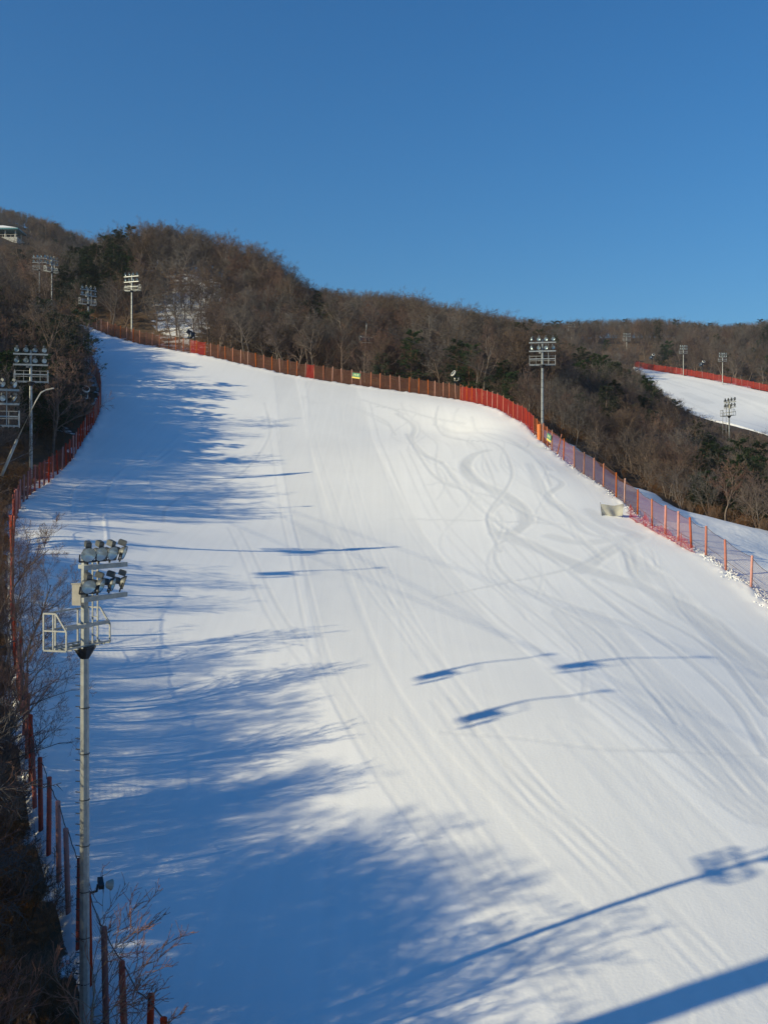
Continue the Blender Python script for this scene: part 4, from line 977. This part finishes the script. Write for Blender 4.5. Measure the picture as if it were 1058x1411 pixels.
# the leaning street lamp on the left bank
y = 84.0; x0 = (8 - CX) / F * y; z0 = h1(x0, y)
pts = [P(8, 643, y), P(24, 606, y), P(50, 552, y), P(57, 541, y), P(64, 537, y), P(72, 535, y)]
root = empty('street_lamp', pts[0]); tag(root, 'pale street lamp leaning over in front of the dark left bank', 'lamp')
rel = [tuple(np.array(p) - np.array(pts[0])) for p in pts]
dn_ = (rel[1][0] * -.35, 0, rel[1][2] * -.35)
MB().tube([dn_, rel[0], rel[1]], [.13, .125, .115], 8).build('pole', M_CONC, root, True)
MB().tube([rel[1], rel[2], rel[3], rel[4]], [.075, .06, .05, .045], 8).build('arm', M_CONC, root, True)
MB().box(((rel[4][0] + rel[5][0]) / 2 + .1, 0, (rel[4][2] + rel[5][2]) / 2), (.62, .2, .1), Matrix.Rotation(math.radians(-12), 3, 'Y')).build('lantern', M_BOX, root)

# ------------------------------------------------------------------ snow guns
def snow_gun(loc, rz, label, hgt=1.6, s=1.0):
    root = empty('snow_gun', loc, rz, s); tag(root, label, 'snow gun')
    MB().tube([(0, 0, -.4), (0, 0, hgt)], .11, 8).bar((0, 0, .5), (.5, .4, -.3), .06).bar((0, 0, .5), (-.5, .4, -.3), .06).bar((0, 0, .5), (0, -.6, -.3), .06).build('stand', M_DARK, root)
    br = MB().lathe([(-.75, .40), (-.72, .44), (-.4, .42), (.1, .36), (.6, .34), (.66, .40), (.78, .40), (.78, .33), (.3, .30), (-.7, .36)], (0, 0, 0), (0, -1, 0), 16).build('barrel', M_NAVY, root, True)
    br.location = (0, 0, hgt + .55); br.rotation_euler = (math.radians(-32), 0, 0)
    MB().lathe([(.62, .415), (.80, .415), (.80, .34), (.62, .40)], (0, 0, 0), (0, -1, 0), 16).build('nozzle_ring', M_WHITE, br, True)
    fan = MB().lathe([(.05, .0), (.0, .12), (-.1, .12)], (0, 0, 0), (0, -1, 0), 10)
    for k in range(6): fan.bar((0, 0, 0), (.3 * math.cos(k * 1.047), 0, .3 * math.sin(k * 1.047)), .06)
    fan.build('fan', M_DARK, br)
    MB().box((-.45, .15, hgt + .1), (.45, .6, .8)).build('control_box', M_NAVY, root)
    MB().box((-.45, -.16, hgt + .22), (.3, .02, .4)).build('control_panel', M_WHITE, root)
    MB().bar((-.34, 0, hgt), (-.34, 0, hgt + .6), .08).bar((.34, 0, hgt), (.34, 0, hgt + .6), .08).bar((-.34, 0, hgt), (.34, 0, hgt), .09).build('yoke', M_WHITE, root)
    return root
def spot(u, y, dz=0): x = (u - CX) / F * y; return (x, y, h1(x, y) + dz)
snow_gun(spot(630, 153.5, .6), math.radians(-65), 'dark blue fan snow gun behind the fence where brown net turns red', 2.0, 1.15)
snow_gun(spot(262, 178.5, .3), math.radians(-60), 'dark fan snow gun behind the far fence below the snowy clearing', 2.0, 1.1)
snow_gun(spot(117, 122, .2), math.radians(30), 'snow gun half hidden in shade behind the curve of the left red fence', 2.6, 1.1)
for u, y, lb in ((898, 436, 'small blue snow gun behind the left end of the second piste fence'), (967, 418, 'small blue snow gun behind the middle of the second piste fence')):
    snow_gun(spot(u, y), math.radians(20), lb, 3.6, 1.5)

# ------------------------------------------------------------------ chairlift
def chair(loc, rz, label, group, s=1.0):
    root = empty('lift_chair', loc, rz, s); tag(root, label, 'lift chair', group)
    MB().box((0, 0, .0), (.10, .34, .16)).lathe([(-.2, .05), (.2, .05)], (0, 0, .03), (0, 1, 0), 8).build('grip', M_DARK, root)
    MB().tube([(0, 0, -.05), (0, .05, -.8), (0, .30, -1.25), (0, .48, -1.75), (0, .45, -2.1)], .05, 8).build('hanger', M_STEEL, root, True)
    MB().tube([(-1.05, .45, -2.1), (1.05, .45, -2.1)], .035, 8).tube([(-1.05, .45, -2.1), (-1.05, .42, -2.9), (-1.05, .1, -3.05), (-1.05, -.35, -3.0)], .03, 6).tube([(1.05, .45, -2.1), (1.05, .42, -2.9), (1.05, .1, -3.05), (1.05, -.35, -3.0)], .03, 6).build('frame', M_STEEL, root, True)
    MB().box((0, .08, -2.93), (2.0, .52, .08)).build('seat', M_DARK, root)
    MB().box((0, .40, -2.55), (2.0, .07, .55), Matrix.Rotation(math.radians(-10), 3, 'X')).build('backrest', M_NAVY, root)
    MB().tube([(-.9, .40, -2.15), (-.9, -.35, -2.45), (.9, -.35, -2.45), (.9, .40, -2.15)], .022, 6).bar((-.3, -.35, -2.45), (-.3, -.45, -3.25), .03).bar((.3, -.35, -2.45), (.3, -.45, -3.25), .03).build('safety_bar', M_WHITE, root)
    MB().box((0, -.48, -3.28), (1.9, .16, .05)).build('footrest', M_WHITE, root)
    return root
def cable(name, a, b, label, sagm=0.0, n=40, ext=0):
    a, b = np.array(a, float), np.array(b, float); pts = []
    for i in range(n + 1):
        t = i / n; p = a + (b - a) * t; p[2] -= sagm * 4 * t * (1 - t); pts.append(tuple(p))
    o = MB().tube(pts, .02, 5).build(name, M_DARK); tag(o, label, 'cable', 'lift cables'); return o
def caster(u, v, t):
    g = hit(u, v); return g - SD * t
# lift line beyond the left edge of the view: its chairs are known by their shadows on the snow
pc = [caster(676, 986, 31), caster(395, 792, 31), caster(818, 920, 37.5), caster(430, 762, 36), caster(615, 927, 31)]
for p in pc: p[2] += 3.2
for i, p in enumerate(pc):
    chair(tuple(p), math.radians(24), 'empty chairlift chair hanging above the left bank, its long shadow on the snow', 'lift chairs above the left bank', 1.2)
for a, b_ in ((pc[0], pc[1]), (pc[2], pc[3]), (pc[4], pc[4] + (pc[3] - pc[2]))):
    d = (b_ - a); cable('lift_cable', a - d * 0.6, a + d * 3.0, 'dark steel haul cable of the chairlift above the left bank')
a = np.array(P(505, 445, 165)); chair(tuple(a), math.radians(20), 'small dark lift chair hanging in front of the bare wood', None)
o = cable('lift_cable', P(300, 360, 290), tuple(a + (a - np.array(P(300, 360, 290))) * .35), 'thin haul cable carrying the chair in front of the wood'); del o['group']
# tower and mast just outside the lower left corner: only their shadows reach into the picture
g = hit(905, 1402) - SD * 27; zb = h1(g[0], g[1])
root = empty('lift_tower', (g[0], g[1], zb)); tag(root, 'grey tubular lift tower downhill casting a broad shadow band', 'lift tower')
MB().tube([(0, 0, -.5), (0, 0, 22.5)], [.56, .48], 14).build('column', M_STEEL, root, True)
MB().box((0, 0, 22.6), (6.4, .4, .4)).build('crossarm', M_STEEL, root)
for s in (-1, 1):
    MB().box((s * 2.9, 0, 23.0), (.2, 3.2, .25)).build('sheave_beam', M_DARK, root)

# ------------------------------------------------------------------ pavilion on the far left hill
x, y, z = stand(8, 452); z = P(8, 331, 452)[2]
root = empty('hill_pavilion', (x, y, z)); tag(root, 'pavilion with teal roof edge and pale columns on the far left hill', 'pavilion')
MB().box((-4, 0, -1.2), (22, 10, 2.6)).build('terrace', M_CONC, root)
for cx_ in (-13, -8.5, -4, .5, 5.0):
    for cy_ in (-3.6, 3.6): MB().tube([(cx_ + 0.8, cy_, 0), (cx_ + .8, cy_, 3.4)], .35, 8).build('column', M_CONC, root)
MB().box((-4, 0, 3.75), (23, 11, .7)).build('roof_edge', M_TEAL, root)
rf = MB(); rf.add([(-15.4, -5.4, 4.1), (7.4, -5.4, 4.1), (7.4, 5.4, 4.1), (-15.4, 5.4, 4.1), (-11, 0, 6.6), (-1, 0, 6.6)], [(0, 1, 5, 4), (1, 2, 5), (2, 3, 4, 5), (3, 0, 4)]); rf.build('roof', M_CLOD, root)
for k in range(12): MB().bar((-14 + k * 1.8, -4.7, .1), (-14 + k * 1.8, -4.7, 1.2), .1).build('baluster', M_CONC, root)
MB().bar((-14, -4.7, 1.25), (7, -4.7, 1.25), .12).build('handrail', M_CONC, root)
print('trees', len(T), 'single', len(single), 'near', near_n, 'rest', len(rest), 'objects', len(bpy.data.objects))

# ------------------------------------------------------------------ thin winter haze filling the valley
hm = bpy.data.materials.new('thin_haze'); hm.use_nodes = True; hn = hm.node_tree.nodes; hn.clear()
ho = hn.new('ShaderNodeOutputMaterial'); hv = hn.new('ShaderNodeVolumePrincipled'); hv.inputs['Color'].default_value = (0.86, 0.92, 1.0, 1); hv.inputs['Density'].default_value = 0.00012
hv.inputs['Anisotropy'].default_value = 0.2
hm.node_tree.links.new(hv.outputs[0], ho.inputs['Volume'])
lo, hi = float(TZ.min()) - 1.5, float(max(TZ.max(), 30)) + 25
o = MB().box((50, 575, (lo + hi) / 2), (1920, 1670, hi - lo)).build('haze', hm); tag(o, 'thin bluish winter haze filling the air over the valley', kind='stuff')
print('haze', lo, hi)
